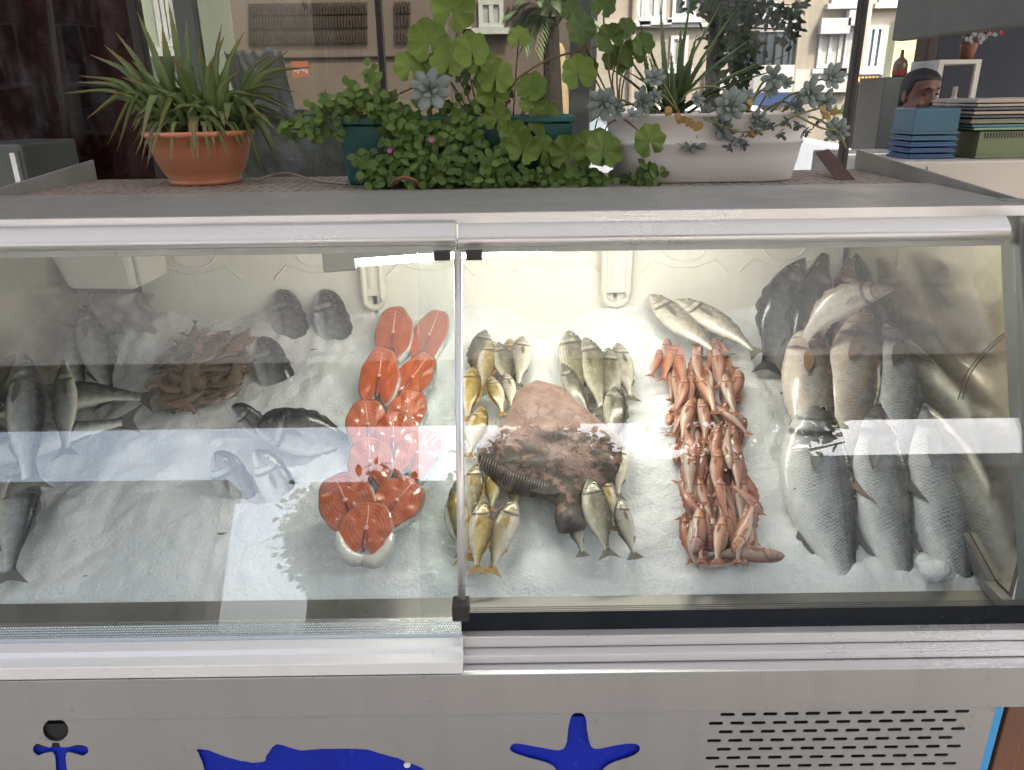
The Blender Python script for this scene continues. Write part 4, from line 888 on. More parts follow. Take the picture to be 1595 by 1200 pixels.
def skate():
    c = (852, 690); C_ = at(*c, .045); X = Vector((1, 0, 0)); Y = BT.copy(); N = BN.copy()
    mt = Matrix(((X.x, Y.x, N.x, C_.x), (X.y, Y.y, N.y, C_.y), (X.z, Y.z, N.z, C_.z), (0, 0, 0, 1)))
    o = thing('skate', 'brown mottled skate with a pinkish upper half draped in the middle of the ice', 'fish', mtx=mt)
    P = crv([Vector((x, y, 0)) for x, y in sk_poly+sk_poly[:1]], 108)[:-1]; loc = []
    for p in P:
        q = at(p.x, p.y, .045)-C_; loc.append((q.dot(X), q.dot(Y)))
    n = len(loc); rows = [(1.0, -.020), (1.0, -.010), (.985, 0), (.95, 0), (.9, 0), (.82, 0), (.74, 0), (.64, 0), (.54, 0), (.44, 0), (.34, 0), (.24, 0), (.14, 0), (.04, 0)]; vs = []
    for ri, (r, z) in enumerate(rows):
        for i, (x, y) in enumerate(loc):
            X2, Y2 = x*r, y*r; dm = min(math.hypot(X2-a_, Y2-b2) for a_, b2 in loc) if ri > 1 else 0
            zz = z if ri < 2 else -.010+.020*(1-math.exp(-dm/.022))+(.0025*math.sin(X2*70+Y2*40)+.002*math.sin(Y2*110))*min(1, dm*60)
            vs.append((X2, Y2, zz-X2*X2*.5))
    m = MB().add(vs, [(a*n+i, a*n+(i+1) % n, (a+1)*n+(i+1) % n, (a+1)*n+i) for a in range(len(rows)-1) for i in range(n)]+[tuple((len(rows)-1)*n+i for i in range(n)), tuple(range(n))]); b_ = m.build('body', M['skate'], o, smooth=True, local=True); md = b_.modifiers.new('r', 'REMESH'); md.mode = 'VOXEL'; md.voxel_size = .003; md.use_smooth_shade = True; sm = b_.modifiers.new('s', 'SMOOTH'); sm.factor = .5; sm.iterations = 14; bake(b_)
    f = MB()
    for i in range(26):      # frilled edge rays of the lower left wing
        t = i/25; p = at(lerp(748, 850, t), lerp(715, 764, t)+6*math.sin(t*3), .05)-C_; x, y = p.dot(X), p.dot(Y); f.tube([(x+.004, y+.016, .004-x*x*.5), (x, y, -.004-x*x*.5), (x-.003, y-.006, -.009-x*x*.5)], [.0016, .0016, .0008], 5)
    f.build('wing_fringe', M['skatefringe'], o, local=True, smooth=True)
    MB().hull8([(-.008+.0, -.10, -.006), (.01, -.10, -.006), (.01, -.085, -.006), (-.03, -.092, -.006), (-.008, -.10, 0.0), (.01, -.10, 0.0), (.01, -.085, .004), (-.03, -.092, .0)]).build('pelvic_fin', M['skatefringe'], o, local=True)
M['skatefringe'] = pm('skate_fringe', (.10, .08, .07), (.05, .04, .035), 30, .35, coat=.4)
skate()
# ================================================================ ICE MESH, FOAM
def build_ice():
    nx, ny = 300, 150
    def fn(a, b):
        x = lerp(XL+.002, XR-.002, a); y = lerp(.859, 1.47, b); return (x, y, bedz(x, y))
    m = MB().grid(fn, nx, ny)
    n0 = len(m.v)
    # front drop
    fr = [m.v[i*(ny+1)] for i in range(nx+1)]; m.add([(p.x, p.y, .872) for p in fr], [])
    m.f += [(i*(ny+1), (i+1)*(ny+1), n0+i+1, n0+i) for i in range(nx)]
    o = m.build('crushed_ice', M['ice'], smooth=True)
    for p in o.data.polygons:
        if len(p.vertices) == 3: p.use_smooth = False
    tag(o, 'bed of white crushed ice filling the counter under the fish', 'ice', kind='stuff')
for (px, py, r, d) in ((500, 600, .05, .015), (560, 560, .05, .012), (425, 500, .04, .01), (1180, 640, .05, .006), (330, 800, .09, .008), (420, 860, .05, .012), (1000, 560, .04, .01), (200, 540, .06, .01), (240, 800, .1, .006)):
    q = at(px, py, 0); DENTS.append((q.x, q.y, r, d))
build_ice()
m = MB(); q = at(1458, 888, .012)
for i in range(10): m.sphere(q+Vector((rnd.uniform(-.012, .012), rnd.uniform(-.012, .012), rnd.uniform(-.008, .008))), rnd.uniform(.010, .018), 10, 7)
o = m.build('ice_lump', M['ice']); md = o.modifiers.new('r', 'REMESH'); md.mode = 'VOXEL'; md.voxel_size = .003; o = bake(o); tag(o, 'loose lump of ice between the tails of the two front bass on the right', 'ice lump')
M['foam'] = pm('polystyrene', (.84, .81, .74), (.79, .76, .69), 6, .55, bump=.35, bsc=170, bd=.0015, sss=.05)
M['foam_edge'] = pm('moulded_plastic', (.80, .77, .68), (.74, .70, .60), 6, .4)
def dshape(cx, cz, w, h, up):
    pts = [(cx-w, cz), (cx+w, cz)]
    for i in range(1, 12): t = math.pi*i/12; pts.append((cx+w*math.cos(t)*(1-.12*math.sin(t)), cz+(h if up else -h)*math.sin(t)**.8))
    return pts
def foam(label, xa, xb, Y, cols, zb=1.02, ztop=1.333):
    o = thing('foam_board', label, 'foam board', ((xa+xb)/2, Y, zb), group='white polystyrene box lids standing behind the ice')
    MB().hull8([(xa, Y-.02, zb), (xb, Y-.02, zb), (xb, Y, zb), (xa, Y, zb), (xa, Y, ztop), (xb, Y, ztop), (xb, Y+.02, ztop), (xa, Y+.02, ztop)]).build('board', M['foam'], o, bevel=.003)
    yf = lambda z: Y-.02+.02*(z-zb)/(ztop-zb)
    m = MB()
    def groove(P, r=.0030, closed=True):
        P = P+P[:2] if closed else P; m.tube([(x, yf(z)-.0002, z) for x, z in P], r, 6)
    for pxc in cols:
        c = atY(pxc, 432, Y).x
        if not (xa+.05 < c < xb-.05): continue
        groove(dshape(c, 1.256, .042, .030, True)); groove(dshape(c, 1.232, .042, .030, False))
        groove([(c-.10, 1.30), (c-.07, 1.275), (c-.055, 1.262)], closed=False); groove([(c+.10, 1.30), (c+.07, 1.275), (c+.055, 1.262)], closed=False)
        groove([(c-.085, 1.18), (c-.06, 1.205), (c-.02, 1.192), (c+.02, 1.192), (c+.06, 1.205), (c+.085, 1.18)], closed=False)
        groove([(c-.075, 1.33), (c-.06, 1.30), (c-.035, 1.288), (c, 1.30), (c+.02, 1.33)], closed=False)
    for k_ in range(9): z = 1.19+k_*.016; x = (xa+xb)/2; m.box(x-.010, x+.010, yf(z)-.0012, yf(z)+.001, z, z+.005)
    m.build('embossing', M['foam'], o, smooth=False)
    return o
xg = [atY(p, 440, 1.455).x for p in (222, 583, 958, 1345)]
foam('left polystyrene board behind the shrimps, beside the hanging white box', xg[0], xg[1]-.004, 1.455, (310, 500))
foam('middle polystyrene board, behind the lit tube and the salmon column', xg[1]+.004, xg[2]-.003, 1.457, (672, 865), ztop=1.331)
foam('right polystyrene board, behind the two silver breams', xg[2]+.003, min(xg[3], XR-.004), 1.454, (1062, 1215), ztop=1.332)
for px, lb, ww in ((580, 'cream plastic corner clip between the left and middle foam boards', .018), (960, 'cream U-shaped plastic clip between the middle and right foam boards', .024)):
    x = atY(px, 440, 1.425).x; o = thing('plastic_clip', lb, 'clip', (x, 1.42, 1.15))
    zb = rz(484, 1.42); m = MB()
    m.tube([(x-ww, 1.424, 1.34), (x-ww, 1.424, zb+.03)]+[(x-ww*math.cos(t*math.pi/6), 1.424, zb+.03-.022*math.sin(t*math.pi/6)) for t in range(1, 6)]+[(x+ww, 1.424, zb+.03), (x+ww, 1.424, 1.34)], .0065, 8)
    m.build('rim', M['foam_edge'], o, smooth=True)
    MB().box(x-ww, x+ww, 1.427, 1.431, zb+.03, 1.34).box(x-ww*.35, x-ww*.05, 1.4215, 1.4268, zb+.045, 1.335).build('plate', M['foam_edge'], o, bevel=.001)
    MB().sphere((x-ww*1.1, 1.418, 1.245), .009, 10, 7).sphere((x+ww*1.1, 1.418, 1.245), .009, 10, 7).build('boss', M['foam_edge'], o, smooth=True)
bx = thing('polystyrene_box', 'white polystyrene box wedged in the back left corner above a grey bag', 'box', (-.63, 1.36, 1.3))
a, b = atY(92, 452, 1.31), atY(218, 458, 1.31); zl = a.z
m = MB().hull8([(a.x+.015, 1.31, zl), (b.x-.004, 1.31, zl-.003), (b.x-.004, 1.43, zl), (a.x+.015, 1.43, zl), (a.x-.03, 1.30, 1.345), (b.x-.010, 1.30, 1.345), (b.x-.010, 1.44, 1.345), (a.x-.03, 1.44, 1.345)])
m.build('box', M['foam'], bx, bevel=.010)
MB().box(b.x-.004, b.x+.006, 1.315, 1.42, zl+.004, 1.325).build('lid_rim', M['foam'], bx, bevel=.003)
M['bag'] = pm('grey_bag', (.42, .41, .38), (.34, .33, .30), 8, .35, bump=.5, bsc=30, bd=.01, coat=.3)
P0, P1 = atY(112, 520, 1.36), atY(238, 456, 1.40)
def bagf(u, v):
    x = lerp(P0.x, P1.x, u); z = lerp(P0.z-.03, P1.z, v); y = 1.40-.05*math.sin(v*1.6)*(1-v)+.012*noise.noise(Vector((u*6, v*5, 2)))+.006*abs(noise.noise(Vector((u*14+v*9, v*3, 7))))
    return (x+.004*math.sin(v*20), y, z-.01*u*math.sin(v*3))
tag(MB().grid(bagf, 40, 30).build('plastic_bag', M['bag'], smooth=True, solid=.002), 'crumpled grey plastic bag hanging below the white box in the back left corner', 'bag')
# string on the right end panel
M['cord'] = pm('old_string', (.16, .12, .08), rough=.8)
xw = XR-.003
def onwall(px, py):
    d = ray(px, py); return CP+d*((xw-CP.x)/d.x)
st = MB().tube(crv([onwall(1592, 505), onwall(1550, 530), onwall(1508, 578), onwall(1492, 622)], 16), .0008, 5).tube(crv([onwall(1508, 578), onwall(1482, 560), onwall(1450, 520)], 10), .0007, 5)
tag(st.build('string', M['cord'], smooth=True), 'thin brown string stuck on the right end panel behind the last bass', 'string')
# specks of dirt on the ice
for (px, py, lb) in ((345, 832, 'dark scrap of weed on the bare ice, lower left'), (488, 545, 'brown scrap of weed on the ice right of the standing bream'), (133, 898, 'tiny dark speck on the ice near the front left edge')):
    q = at(px, py, .006); s = .006 if px != 133 else .003
    tag(MB().tube(crv([q+Vector((-s, s*.3, 0)), q+Vector((0, -s*.2, .001)), q+Vector((s*1.2, s*.5, 0))], 6), [s*.2, s*.35, s*.4, s*.4, s*.35, s*.2, s*.1], 6, .5).build('weed_scrap', M['cord'], smooth=True), lb, 'scrap')

# ================================================================ PLANTS
def leafmat(name, c, c2, tip=None, vein=None, rough=.5, sss=.1, var=.5, fuzz=0):
    k = NT(name); o = k.co(); uvn = k.n('ShaderNodeUVMap').outputs[0]; s = k.n('ShaderNodeSeparateXYZ'); k.put(s.inputs[0], uvn)
    wn = k.n('ShaderNodeTexNoise'); k.put(wn.inputs['Vector'], o); wn.inputs['Scale'].default_value = 26
    col = k.mix(k.ramp(wn.outputs[0], [(.35, 0.), (.65, 1.)]), c, c2)
    col = k.mix(k.math('MULTIPLY', k.noise(o, 150, 3), .35), col, tuple(x*1.5 for x in c))
    if tip: col = k.mix(k.math('MULTIPLY', k.ramp(s.outputs[0], [(.72, 0.), (1., 1.)]), .8), col, tip)
    if vein:
        a = k.math('ABSOLUTE', k.math('SINE', k.math('MULTIPLY', s.outputs[1], math.pi*7))); v = k.ramp(a, [(.0, 1.), (.18, 0.)])
        col = k.mix(k.math('MULTIPLY', v, .55), col, vein); k.bump(v, -.5, .001)
    k.set(Base_Color=col, Roughness=rough, Subsurface_Weight=sss); k.b.inputs['Specular IOR Level'].default_value = .3; k.b.inputs['Subsurface Scale'].default_value = .004; return k.m
M['aloe'] = leafmat('aloe_leaf', (.14, .19, .065), (.085, .13, .050), tip=(.20, .12, .04), rough=.45)
M['aloe_dry'] = leafmat('dry_aloe_leaf', (.22, .17, .07), (.14, .13, .06), tip=(.28, .16, .08))
M['agave'] = leafmat('upright_aloe_leaf', (.09, .14, .045), (.05, .085, .03), rough=.4)
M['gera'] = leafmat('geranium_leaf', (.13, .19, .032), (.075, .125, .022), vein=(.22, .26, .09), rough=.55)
M['gera_shade'] = leafmat('shade_toned_geranium_leaf', (.065, .11, .024), (.04, .07, .016), vein=(.12, .16, .06), rough=.55)  # darker copy of the geranium leaf, shade put into its colour
M['vine'] = leafmat('trailing_leaf', (.095, .155, .028), (.045, .082, .017), rough=.55)
M['succ'] = leafmat('grey_succulent_leaf', (.21, .245, .225), (.14, .175, .16), tip=(.19, .165, .15), rough=.75, sss=.05)
M['stem'] = pm('plant_stem', (.16, .12, .05), (.10, .07, .03), 20, .6)
M['gstem'] = pm('pale_stem', (.24, .24, .10), (.16, .17, .07), 20, .5)
M['soil'] = pm('potting_soil', (.060, .038, .024), (.03, .02, .014), 40, .95, bump=1, bsc=120, bd=.006)
M['terracotta'] = pm('terracotta_plastic', (.60, .235, .115), (.52, .19, .09), 5, .42, coat=.15, bump=.08, bsc=20)
M['tealp'] = pm('teal_plastic', (.030, .135, .115), (.02, .10, .09), 7, .4, bump=.15, bsc=60)
M['whitep'] = pm('white_planter', (.86, .80, .75), (.78, .72, .67), 4, .45, bump=.1, bsc=15)
M['flower'] = pm('pink_flower', (.60, .12, .42), rough=.6)
def basis(d):
    d = Vector(d).normalized(); a = d.cross(Vector((0, 0, 1)) if abs(d.z) < .95 else Vector((1, 0, 0))).normalized(); return d, a, a.cross(d)
def blade(mb, pts, w, teeth=True, thick=.35, seg=12):
    P = crv(pts, seg); rings = []; uv = []
    for i, p in enumerate(P):
        t = (P[min(i+1, seg)]-P[max(i-1, 0)]).normalized(); a = t.cross(Vector((0, 0, 1)))
        a = a.normalized() if a.length > .05 else Vector((1, 0, 0)); b = a.cross(t)
        u = i/seg; r = w*(1-.15*u)*(1-u**2.2)+.0004
        rings.append([p+a*(-r), p+a*(-r*.55)-b*(r*.05), p+b*(-r*.0-thick*r*.2)*1, p+a*(r*.55)-b*(r*.05), p+a*r, p+a*(r*.5)-b*(thick*r*1.3), p-b*(thick*r*1.8), p-a*(r*.5)-b*(thick*r*1.3)]); uv += [(u, k/8) for k in range(8)]
        if teeth and 0 < i < seg:
            for s in (-1, 1): q = p+a*(r*s); mb.add([q-t*.0015, q+t*.0015, q+a*(s*.0022)+t*.001], [(0, 1, 2)], [(.9, 0)]*3)
    mb.loft(rings, True, uv)
rl = random.Random(5)
# --- aloe in terracotta pot
c = atZ(300, 291, ZT); c.y += .064; PC = Vector((c.x, c.y, ZT))
pot = thing('potted_aloe', 'spiky green aloe in a round terracotta-coloured pot on the left of the counter top', 'potted plant', tuple(PC))
H = .088
MB().rev([(.050, 0), (.0565, .001), (.057, .006), (.0555, .008), (.064, .022), (.0715, .040), (.0765, .058), (.0795, .075), (.0805, .0755), (.0815, .079), (.0845, .080), (.086, .083), (.086, H), (.083, H+.001), (.079, H-.004), (.075, H-.015), (.05, H-.02)], PC, 56, 1.07, 1.07).build('pot', M['terracotta'], pot, smooth=True)
MB().rev([(.001, H-.008), (.04, H-.009), (.0775, H-.013)], PC, 30, 1.07, 1.07).build('soil', M['soil'], pot)
al = MB(); dry = MB(); top = PC+Vector((0, 0, H-.006))
targets = [  # tips in photo pixels (+ depth offset) with droop
 (100, 145, .02, .01), (124, 118, 0, .01), (135, 185, -.02, .03), (166, 228, -.05, .05), (182, 236, -.06, .06), (213, 18, 0, 0), (262, 2, .02, 0), (252, 40, .03, 0), (180, 50, .03, 0), (162, 70, 0, .0), (140, 85, .03, .01), (120, 128, .04, .01),
 (345, 38, 0, .0), (380, 50, .02, .0), (350, 55, .05, 0), (484, 105, -.01, .02), (462, 144, .0, .02), (450, 165, .02, .02), (440, 120, .05, .01), (430, 80, .05, .01), (450, 78, .02, 0), (336, 235, -.09, .03), (300, 232, -.10, .02), (412, 278, -.03, .08), (440, 268, .0, .07), (218, 230, -.10, .05), (240, 222, -.09, .05), (455, 175, .0, .02),
 (290, 30, -.02, 0), (310, 70, -.08, 0), (235, 60, -.03, 0), (270, 90, -.1, 0), (330, 90, -.08, 0), (205, 95, -.05, .0), (190, 120, -.06, .0), (170, 150, -.05, .01), (375, 110, -.06, 0), (400, 150, -.04, .01), (420, 130, -.02, 0), (410, 185, -.05, .02)]
hub = [PC+Vector((dx, dy, H-.01)) for dx, dy in ((-.025, 0), (.0, -.012), (.03, 0), (.05, .02), (-.045, .01), (.005, .03))]
for (px, py, dy, dr) in targets:
    T = atY(px, py, PC.y+dy); b = min(hub, key=lambda h: abs(h.x-(PC.x+(T.x-PC.x)*.35))+rl.random()*.02)
    md = b.lerp(T, .5)+Vector((0, -.01, .034+dr*.8)); w = rl.uniform(.011, .0155)
    blade(al, [b, b.lerp(md, .5)+Vector((0, 0, .008)), md, T], w, thick=.62)
for i in range(160):
    an = rl.uniform(0, 2*math.pi); el = rl.uniform(.05, 1.25); ln = rl.uniform(.06, .135); b = rl.choice(hub)+Vector((rl.uniform(-.014, .014), rl.uniform(-.014, .014), 0))
    d = Vector((math.cos(an)*math.cos(el), math.sin(an)*math.cos(el)*.8, math.sin(el))); T = b+d*ln; md = b.lerp(T, .55)+Vector((0, 0, .024*math.cos(el)))
    T = T+Vector((0, 0, -.045*math.cos(el)*rl.random())); blade(al, [b, md, T], rl.uniform(.0075, .013), seg=8, thick=.62)
for i in range(16):
    an = rl.uniform(math.pi, 2*math.pi); r = rl.uniform(.06, .10); b = top+Vector((math.cos(an)*.04, math.sin(an)*.04, 0)); T = top+Vector((math.cos(an)*(.086+r*.25), math.sin(an)*(.09+r*.3), rl.uniform(-.05, -.015)))
    blade(dry if i % 3 == 0 else al, [b, top+Vector((math.cos(an)*.075, math.sin(an)*.075, .022)), T], rl.uniform(.004, .007), seg=9)
al.build('leaves', M['aloe'], pot, smooth=True); dry.build('dry_leaves', M['aloe_dry'], pot, smooth=True)
# --- leaves toolbox
def sleaf(mb, p, d, up, L, w, cup=.15):
    d = d.normalized(); a = d.cross(up); a = a.normalized() if a.length > .01 else Vector((1, 0, 0)); n = a.cross(d)
    prof = [(0, .05), (.15, .55), (.4, 1.0), (.7, .85), (.9, .45), (1, .04)]; vs = []; uv = []
    for u, ww in prof:
        for s in (-1, 0, 1): vs.append(p+d*(u*L)+a*(s*w*ww)+n*(abs(s)*cup*w*ww*1.2-.18*L*u*u)); uv.append((u, (s+1)/2))
    mb.add(vs, [(i*3+j, i*3+j+1, i*3+j+4, i*3+j+3) for i in range(5) for j in range(2)], uv)
def gleaf(mb, c, n, r, rot, lob=7):
    n, a, b = basis(n); a, b = a*math.cos(rot)+b*math.sin(rot), b*math.cos(rot)-a*math.sin(rot)
    vs = [c-n*.001]; uv = [(0, .5)]; N = 42; rr = (.35, .7, 1.0); ph = rl.uniform(0, 6); cup = rl.uniform(-.08, .42); r *= rl.uniform(.82, 1.12)
    for k in rr:
        for i in range(N):
            t = (i+.5)/N; an = -math.pi/2+.10+(2*math.pi-.20)*t
            lobe = 1-.20*(1-abs(math.sin(t*math.pi*lob))**.6)*k; e = r*k*lobe*(1-.25*max(0, 1-min(t, 1-t)*9)); jag = 1+.02*math.sin(i*2.6)*(k == 1)
            z = .22*r*k*k*math.sin(t*math.pi*lob*2+ph)*.4+cup*r*k*k+.12*r*k*math.sin(an+ph)
            vs.append(c+(a*math.cos(an)+b*math.sin(an))*(e*jag)+n*z); uv.append((k, t))
    fs = [(0, 1+i, 2+i) for i in range(N-1)]
    for q in range(2): fs += [(1+q*N+i, 1+(q+1)*N+i, 2+(q+1)*N+i, 2+q*N+i) for i in range(N-1)]
    mb.add(vs, fs, uv)
def rosette(mb, c, n, r, k=9, open_=1.0):
    n, a, b = basis(n); ph = rl.uniform(0, 6)
    for ring, (cnt_, ln, el) in enumerate(((k, 1.0, .25), (max(4, k-3), .62, .75), (3, .32, 1.2))):
        for i in range(cnt_):
            an = ph+2*math.pi*i/cnt_+ring*.5+rl.uniform(-.12, .12); d = (a*math.cos(an)+b*math.sin(an))*math.cos(el)+n*math.sin(el)
            L = r*ln*rl.uniform(.85, 1.1); w = L*.27; s = d.cross(n).normalized(); nn = s.cross(d)
            vs = []; uv = []
            for u, ww, zz in ((0, .35, 0), (.25, .6, -.02), (.55, 1., -.03), (.8, .85, 0), (.95, .35, .04), (1, .03, .06)):
                q = c+d*(u*L)+nn*(zz*L)
                for j in range(6): t = j*math.pi/3; vs.append(q+s*(math.cos(t)*w*ww)+nn*(math.sin(t)*w*ww*.32)); uv.append((u*.9, j/6))
            mb.add(vs, [(i_*6+j, i_*6+(j+1) % 6, (i_+1)*6+(j+1) % 6, (i_+1)*6+j) for i_ in range(5) for j in range(6)], uv)
# --- teal planter with trailing plant, geranium and a rosette
YT = 1.375; a = atY(541, 279, YT-.05); b = atY(885, 279, YT-.05); a.z = ZT
tp = thing('teal_planter', 'teal plastic trough overgrown by small trailing leaves and geranium, centre of the counter top', 'potted plant', ((a.x+b.x)/2, YT, ZT))
zt_ = rz(181, YT-.06); zr_ = rz(192, YT-.06); e = atY(522, 185, YT-.06).x-a.x
MB().hull8([(a.x, YT-.045, ZT), (b.x, YT-.045, ZT), (b.x, YT+.045, ZT), (a.x, YT+.045, ZT), (a.x+e*.8, YT-.057, zr_), (b.x-e*.8, YT-.057, zr_), (b.x-e*.8, YT+.057, zr_), (a.x+e*.8, YT+.057, zr_)]).build('trough', M['tealp'], tp, bevel=.006)
rim = MB(); xa_, xb_ = a.x+e, b.x-e
for bxx in ((xa_, xb_, YT-.063, YT-.053), (xa_, xb_, YT+.053, YT+.063), (xa_, xa_+.010, YT-.0528, YT+.0528), (xb_-.010, xb_, YT-.0528, YT+.0528)): rim.box(*bxx, zr_+.0005, zt_)
rim.build('rim', M['tealp'], tp, bevel=.002)
MB().box(xa_+.011, xb_-.011, YT-.0525, YT+.0525, zr_+.0008, zt_-.006).build('soil', M['soil'], tp)
vn = MB(); stm = MB()
def cluster(px, py, Y, n, rpx, sz):
    c = atY(px, py, Y); s = 1.25/FPX
    for i in range(n):
        p = c+Vector((rl.gauss(0, rpx*s), rl.gauss(0, .010), rl.gauss(0, rpx*s*.8)))
        an = rl.uniform(0, 6.28); d = Vector((math.cos(an), rl.uniform(-.5, .3), math.sin(an)*.8)); sleaf(vn, p, d, Vector((rl.uniform(-.5, .5), -1, rl.uniform(.0, 1.1))), sz*rl.uniform(.7, 1.25), sz*.42*rl.uniform(.8, 1.1))
vpts = [(445, 195, 5), (462, 203, 6), (478, 205, 9), (492, 190, 9), (497, 172, 6), (508, 160, 5), (520, 205, 4), (535, 165, 12), (555, 158, 14), (575, 165, 14), (590, 160, 12), (578, 115, 4), (583, 130, 5), (556, 140, 4), (600, 172, 14), (612, 190, 14), (622, 205, 14), (632, 190, 14),
        (640, 215, 14), (652, 200, 14), (668, 215, 14), (660, 240, 16), (640, 240, 14), (625, 250, 14), (612, 232, 10), (690, 210, 12), (705, 225, 14), (720, 200, 12), (728, 180, 10), (730, 215, 14), (715, 245, 16), (740, 240, 14), (735, 262, 14), (700, 262, 16), (720, 280, 16), (745, 285, 16), (760, 265, 12), (685, 262, 12), (665, 262, 14),
        (640, 270, 14), (615, 268, 14), (590, 262, 14), (572, 262, 10), (560, 250, 6), (580, 280, 12), (600, 285, 12), (680, 285, 12), (655, 285, 8), (775, 275, 12), (800, 282, 10), (825, 278, 10), (850, 280, 10), (870, 282, 8), (900, 280, 10), (930, 275, 12), (925, 285, 8), (950, 280, 5), (1008, 270, 8), (1005, 280, 6), (1018, 276, 5), (985, 282, 4), (905, 262, 6), (770, 250, 8), (785, 262, 8)]
for px, py, n in vpts: cluster(px, py, YT-.075-.03*max(0, (py-190)/100)+rl.uniform(-.006, .006), int(n*2.1), 9 if n > 8 else 7, .0150)
for i in range(26):
    x = rl.uniform(600, 760); stm.tube(crv([atY(x, 182, YT-.03), atY(x+rl.uniform(-8, 8), 190, YT-.07), atY(x+rl.uniform(-20, 20), 240, YT-.08), atY(x+rl.uniform(-30, 30), 284, YT-.10)], 8), .0009, 5)
for P in ([(530, 180), (500, 190), (470, 204), (445, 196)], [(540, 180), (515, 165), (506, 140)], [(575, 180), (583, 150), (577, 112)]):
    stm.tube(crv([atY(x, y, YT-.06) for x, y in P], 8), .0011, 5)
for i in range(60): x = rl.uniform(575, 640); cluster(rl.uniform(530, 760), rl.uniform(160, 182), YT-.03, 2, 10, .014)
vn.build('trailing_leaves', M['vine'], tp, smooth=True)
gl_ = MB(); gd_ = MB(); gst = MB()
gleaves = [(668, 65, 30), (705, 15, 30), (735, 80, 30), (700, 98, 28), (640, 105, 24), (772, 120, 26), (808, 60, 18), (768, 145, 26), (828, 140, 28), (800, 215, 26), (848, 188, 27), (830, 162, 20), (775, 185, 26), (745, 95, 22), (815, 235, 24), (845, 235, 28), (885, 240, 28), (925, 232, 32), (790, 240, 24), (860, 262, 22), (760, 105, 22), (685, 105, 22)]
base = atY(800, 185, YT)
for px, py, r in gleaves:
    Y = YT-.07+rl.uniform(-.02, .02); c = atY(px, py, Y); rr = r*(Y*.936+.05)/FPX*1.05
    gleaf(gl_, c, Vector((rl.uniform(-.35, .35), -1, rl.uniform(-.1, .5))), rr, rl.uniform(-.5, .5))
    b = atY(lerp(px, 790, .5), 190, YT-.02) if py < 190 else atY(px+rl.uniform(-15, 15), 186, YT-.04)
    gst.tube(crv([b, b.lerp(c, .5)+Vector((0, .012, .006)), c], 6), .0012, 5)
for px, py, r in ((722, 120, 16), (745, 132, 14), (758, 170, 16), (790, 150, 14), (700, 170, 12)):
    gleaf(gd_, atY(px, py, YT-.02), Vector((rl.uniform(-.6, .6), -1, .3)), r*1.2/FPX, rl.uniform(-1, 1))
gst.tube(crv([atY(p[0], p[1], YT-.05) for p in ((695, 100), (708, 70), (713, 40), (712, 20))], 10), .0018, 6)
gst.tube(crv([atY(p[0], p[1], YT-.06) for p in ((785, 180), (800, 130), (850, 95), (900, 80), (940, 70))], 12), .0020, 6)
gst.tube(crv([atY(p[0], p[1], YT-.05) for p in ((600, 160), (625, 145), (650, 135), (680, 128))], 8), .0016, 6)
gl_.build('geranium_leaves', M['gera'], tp, smooth=True); gd_.build('shade_toned_geranium_leaves', M['gera_shade'], tp, smooth=True); gst.build('geranium_stems', M['stem'], tp, smooth=True); stm.build('trailing_stems', M['stem'], tp, smooth=True)
rs = MB(); rosette(rs, atY(669, 140, YT-.09), (0, -1, .3), .037, 8); rs.build('pale_rosette', M['succ'], tp, smooth=True)
fl = MB()
for px, py in ((607, 235), (672, 218)):
    for i in range(6): an = i*1.05; p = atY(px, py, YT-.11); sleaf(fl, p, Vector((math.cos(an), -.3, math.sin(an))), Vector((0, -1, 0)), .0042, .0019)
fl.build('flowers', M['flower'], tp)
# --- white oval planter
YW = 1.345; a = atY(965, 286, YW-.055); b = atY(1246, 283, YW-.055); xc = (a.x+b.x)/2; hw = (b.x-a.x)/2; zt_ = rz(181, YW-.07)
wp_ = thing('white_planter', 'long oval off-white planter with grey-green succulents spilling over, right of the counter top', 'potted plant', (xc, YW, ZT))
def oval(z, k, grow):
    return [(xc+math.copysign(abs(math.cos(t))**.55, math.cos(t))*(hw+grow), YW+math.copysign(abs(math.sin(t))**.75, math.sin(t))*(.055+grow*.7)*k, z) for t in [2*math.pi*i/64 for i in range(64)]]
hz = zt_-ZT
MB().loft([oval(ZT, 1, -.006), oval(ZT+.003, 1, 0), oval(ZT+hz*.35, 1, .007), oval(ZT+hz*.54, 1, .0105), oval(ZT+hz*.56, 1, .013), oval(ZT+hz*.60, 1, .013), oval(ZT+hz*.62, 1, .0115), oval(ZT+hz*.95, 1, .0175), oval(ZT+hz*.96, 1, .020), oval(ZT+hz, 1, .020), oval(ZT+hz, 1, .015), oval(ZT+hz*.85, 1, .011)], True).build('planter_bowl', M['whitep'], wp_, smooth=True)
MB().loft([oval(ZT+hz*.86, 1, .010), oval(ZT+hz*.90, 1, .011)], True).build('soil', M['soil'], wp_)
ag = MB(); bs = atY(1035, 182, YW)
for px, py, dy in ((992, 22, 0), (1028, 5, .02), (1078, -15, 0), (1125, 0, -.02), (1148, 12, .03), (1245, 78, -.02), (1226, 104, -.04), (1170, 60, .02), (1085, 55, .03), (1000, 55, .03), (1010, 85, -.02), (960, 60, .02), (940, 100, 0), (1200, 90, .03), (1120, 60, 0), (1060, 40, .03), (1045, 80, -.03), (1095, 95, -.03), (1150, 120, -.02), (975, 110, -.03)):
    T = atY(px, py, YW+dy); b0 = bs+Vector((rl.uniform(-.02, .03), rl.uniform(-.02, .02), -.01)); md = b0.lerp(T, .5)+Vector((0, 0, .012 if abs(T.x-b0.x) > .1 else 0))
    blade(ag, [b0, md, T], rl.uniform(.0065, .0095), seg=12)
ag.build('aloe_blades', M['agave'], wp_, smooth=True)
su = MB(); ss = MB()
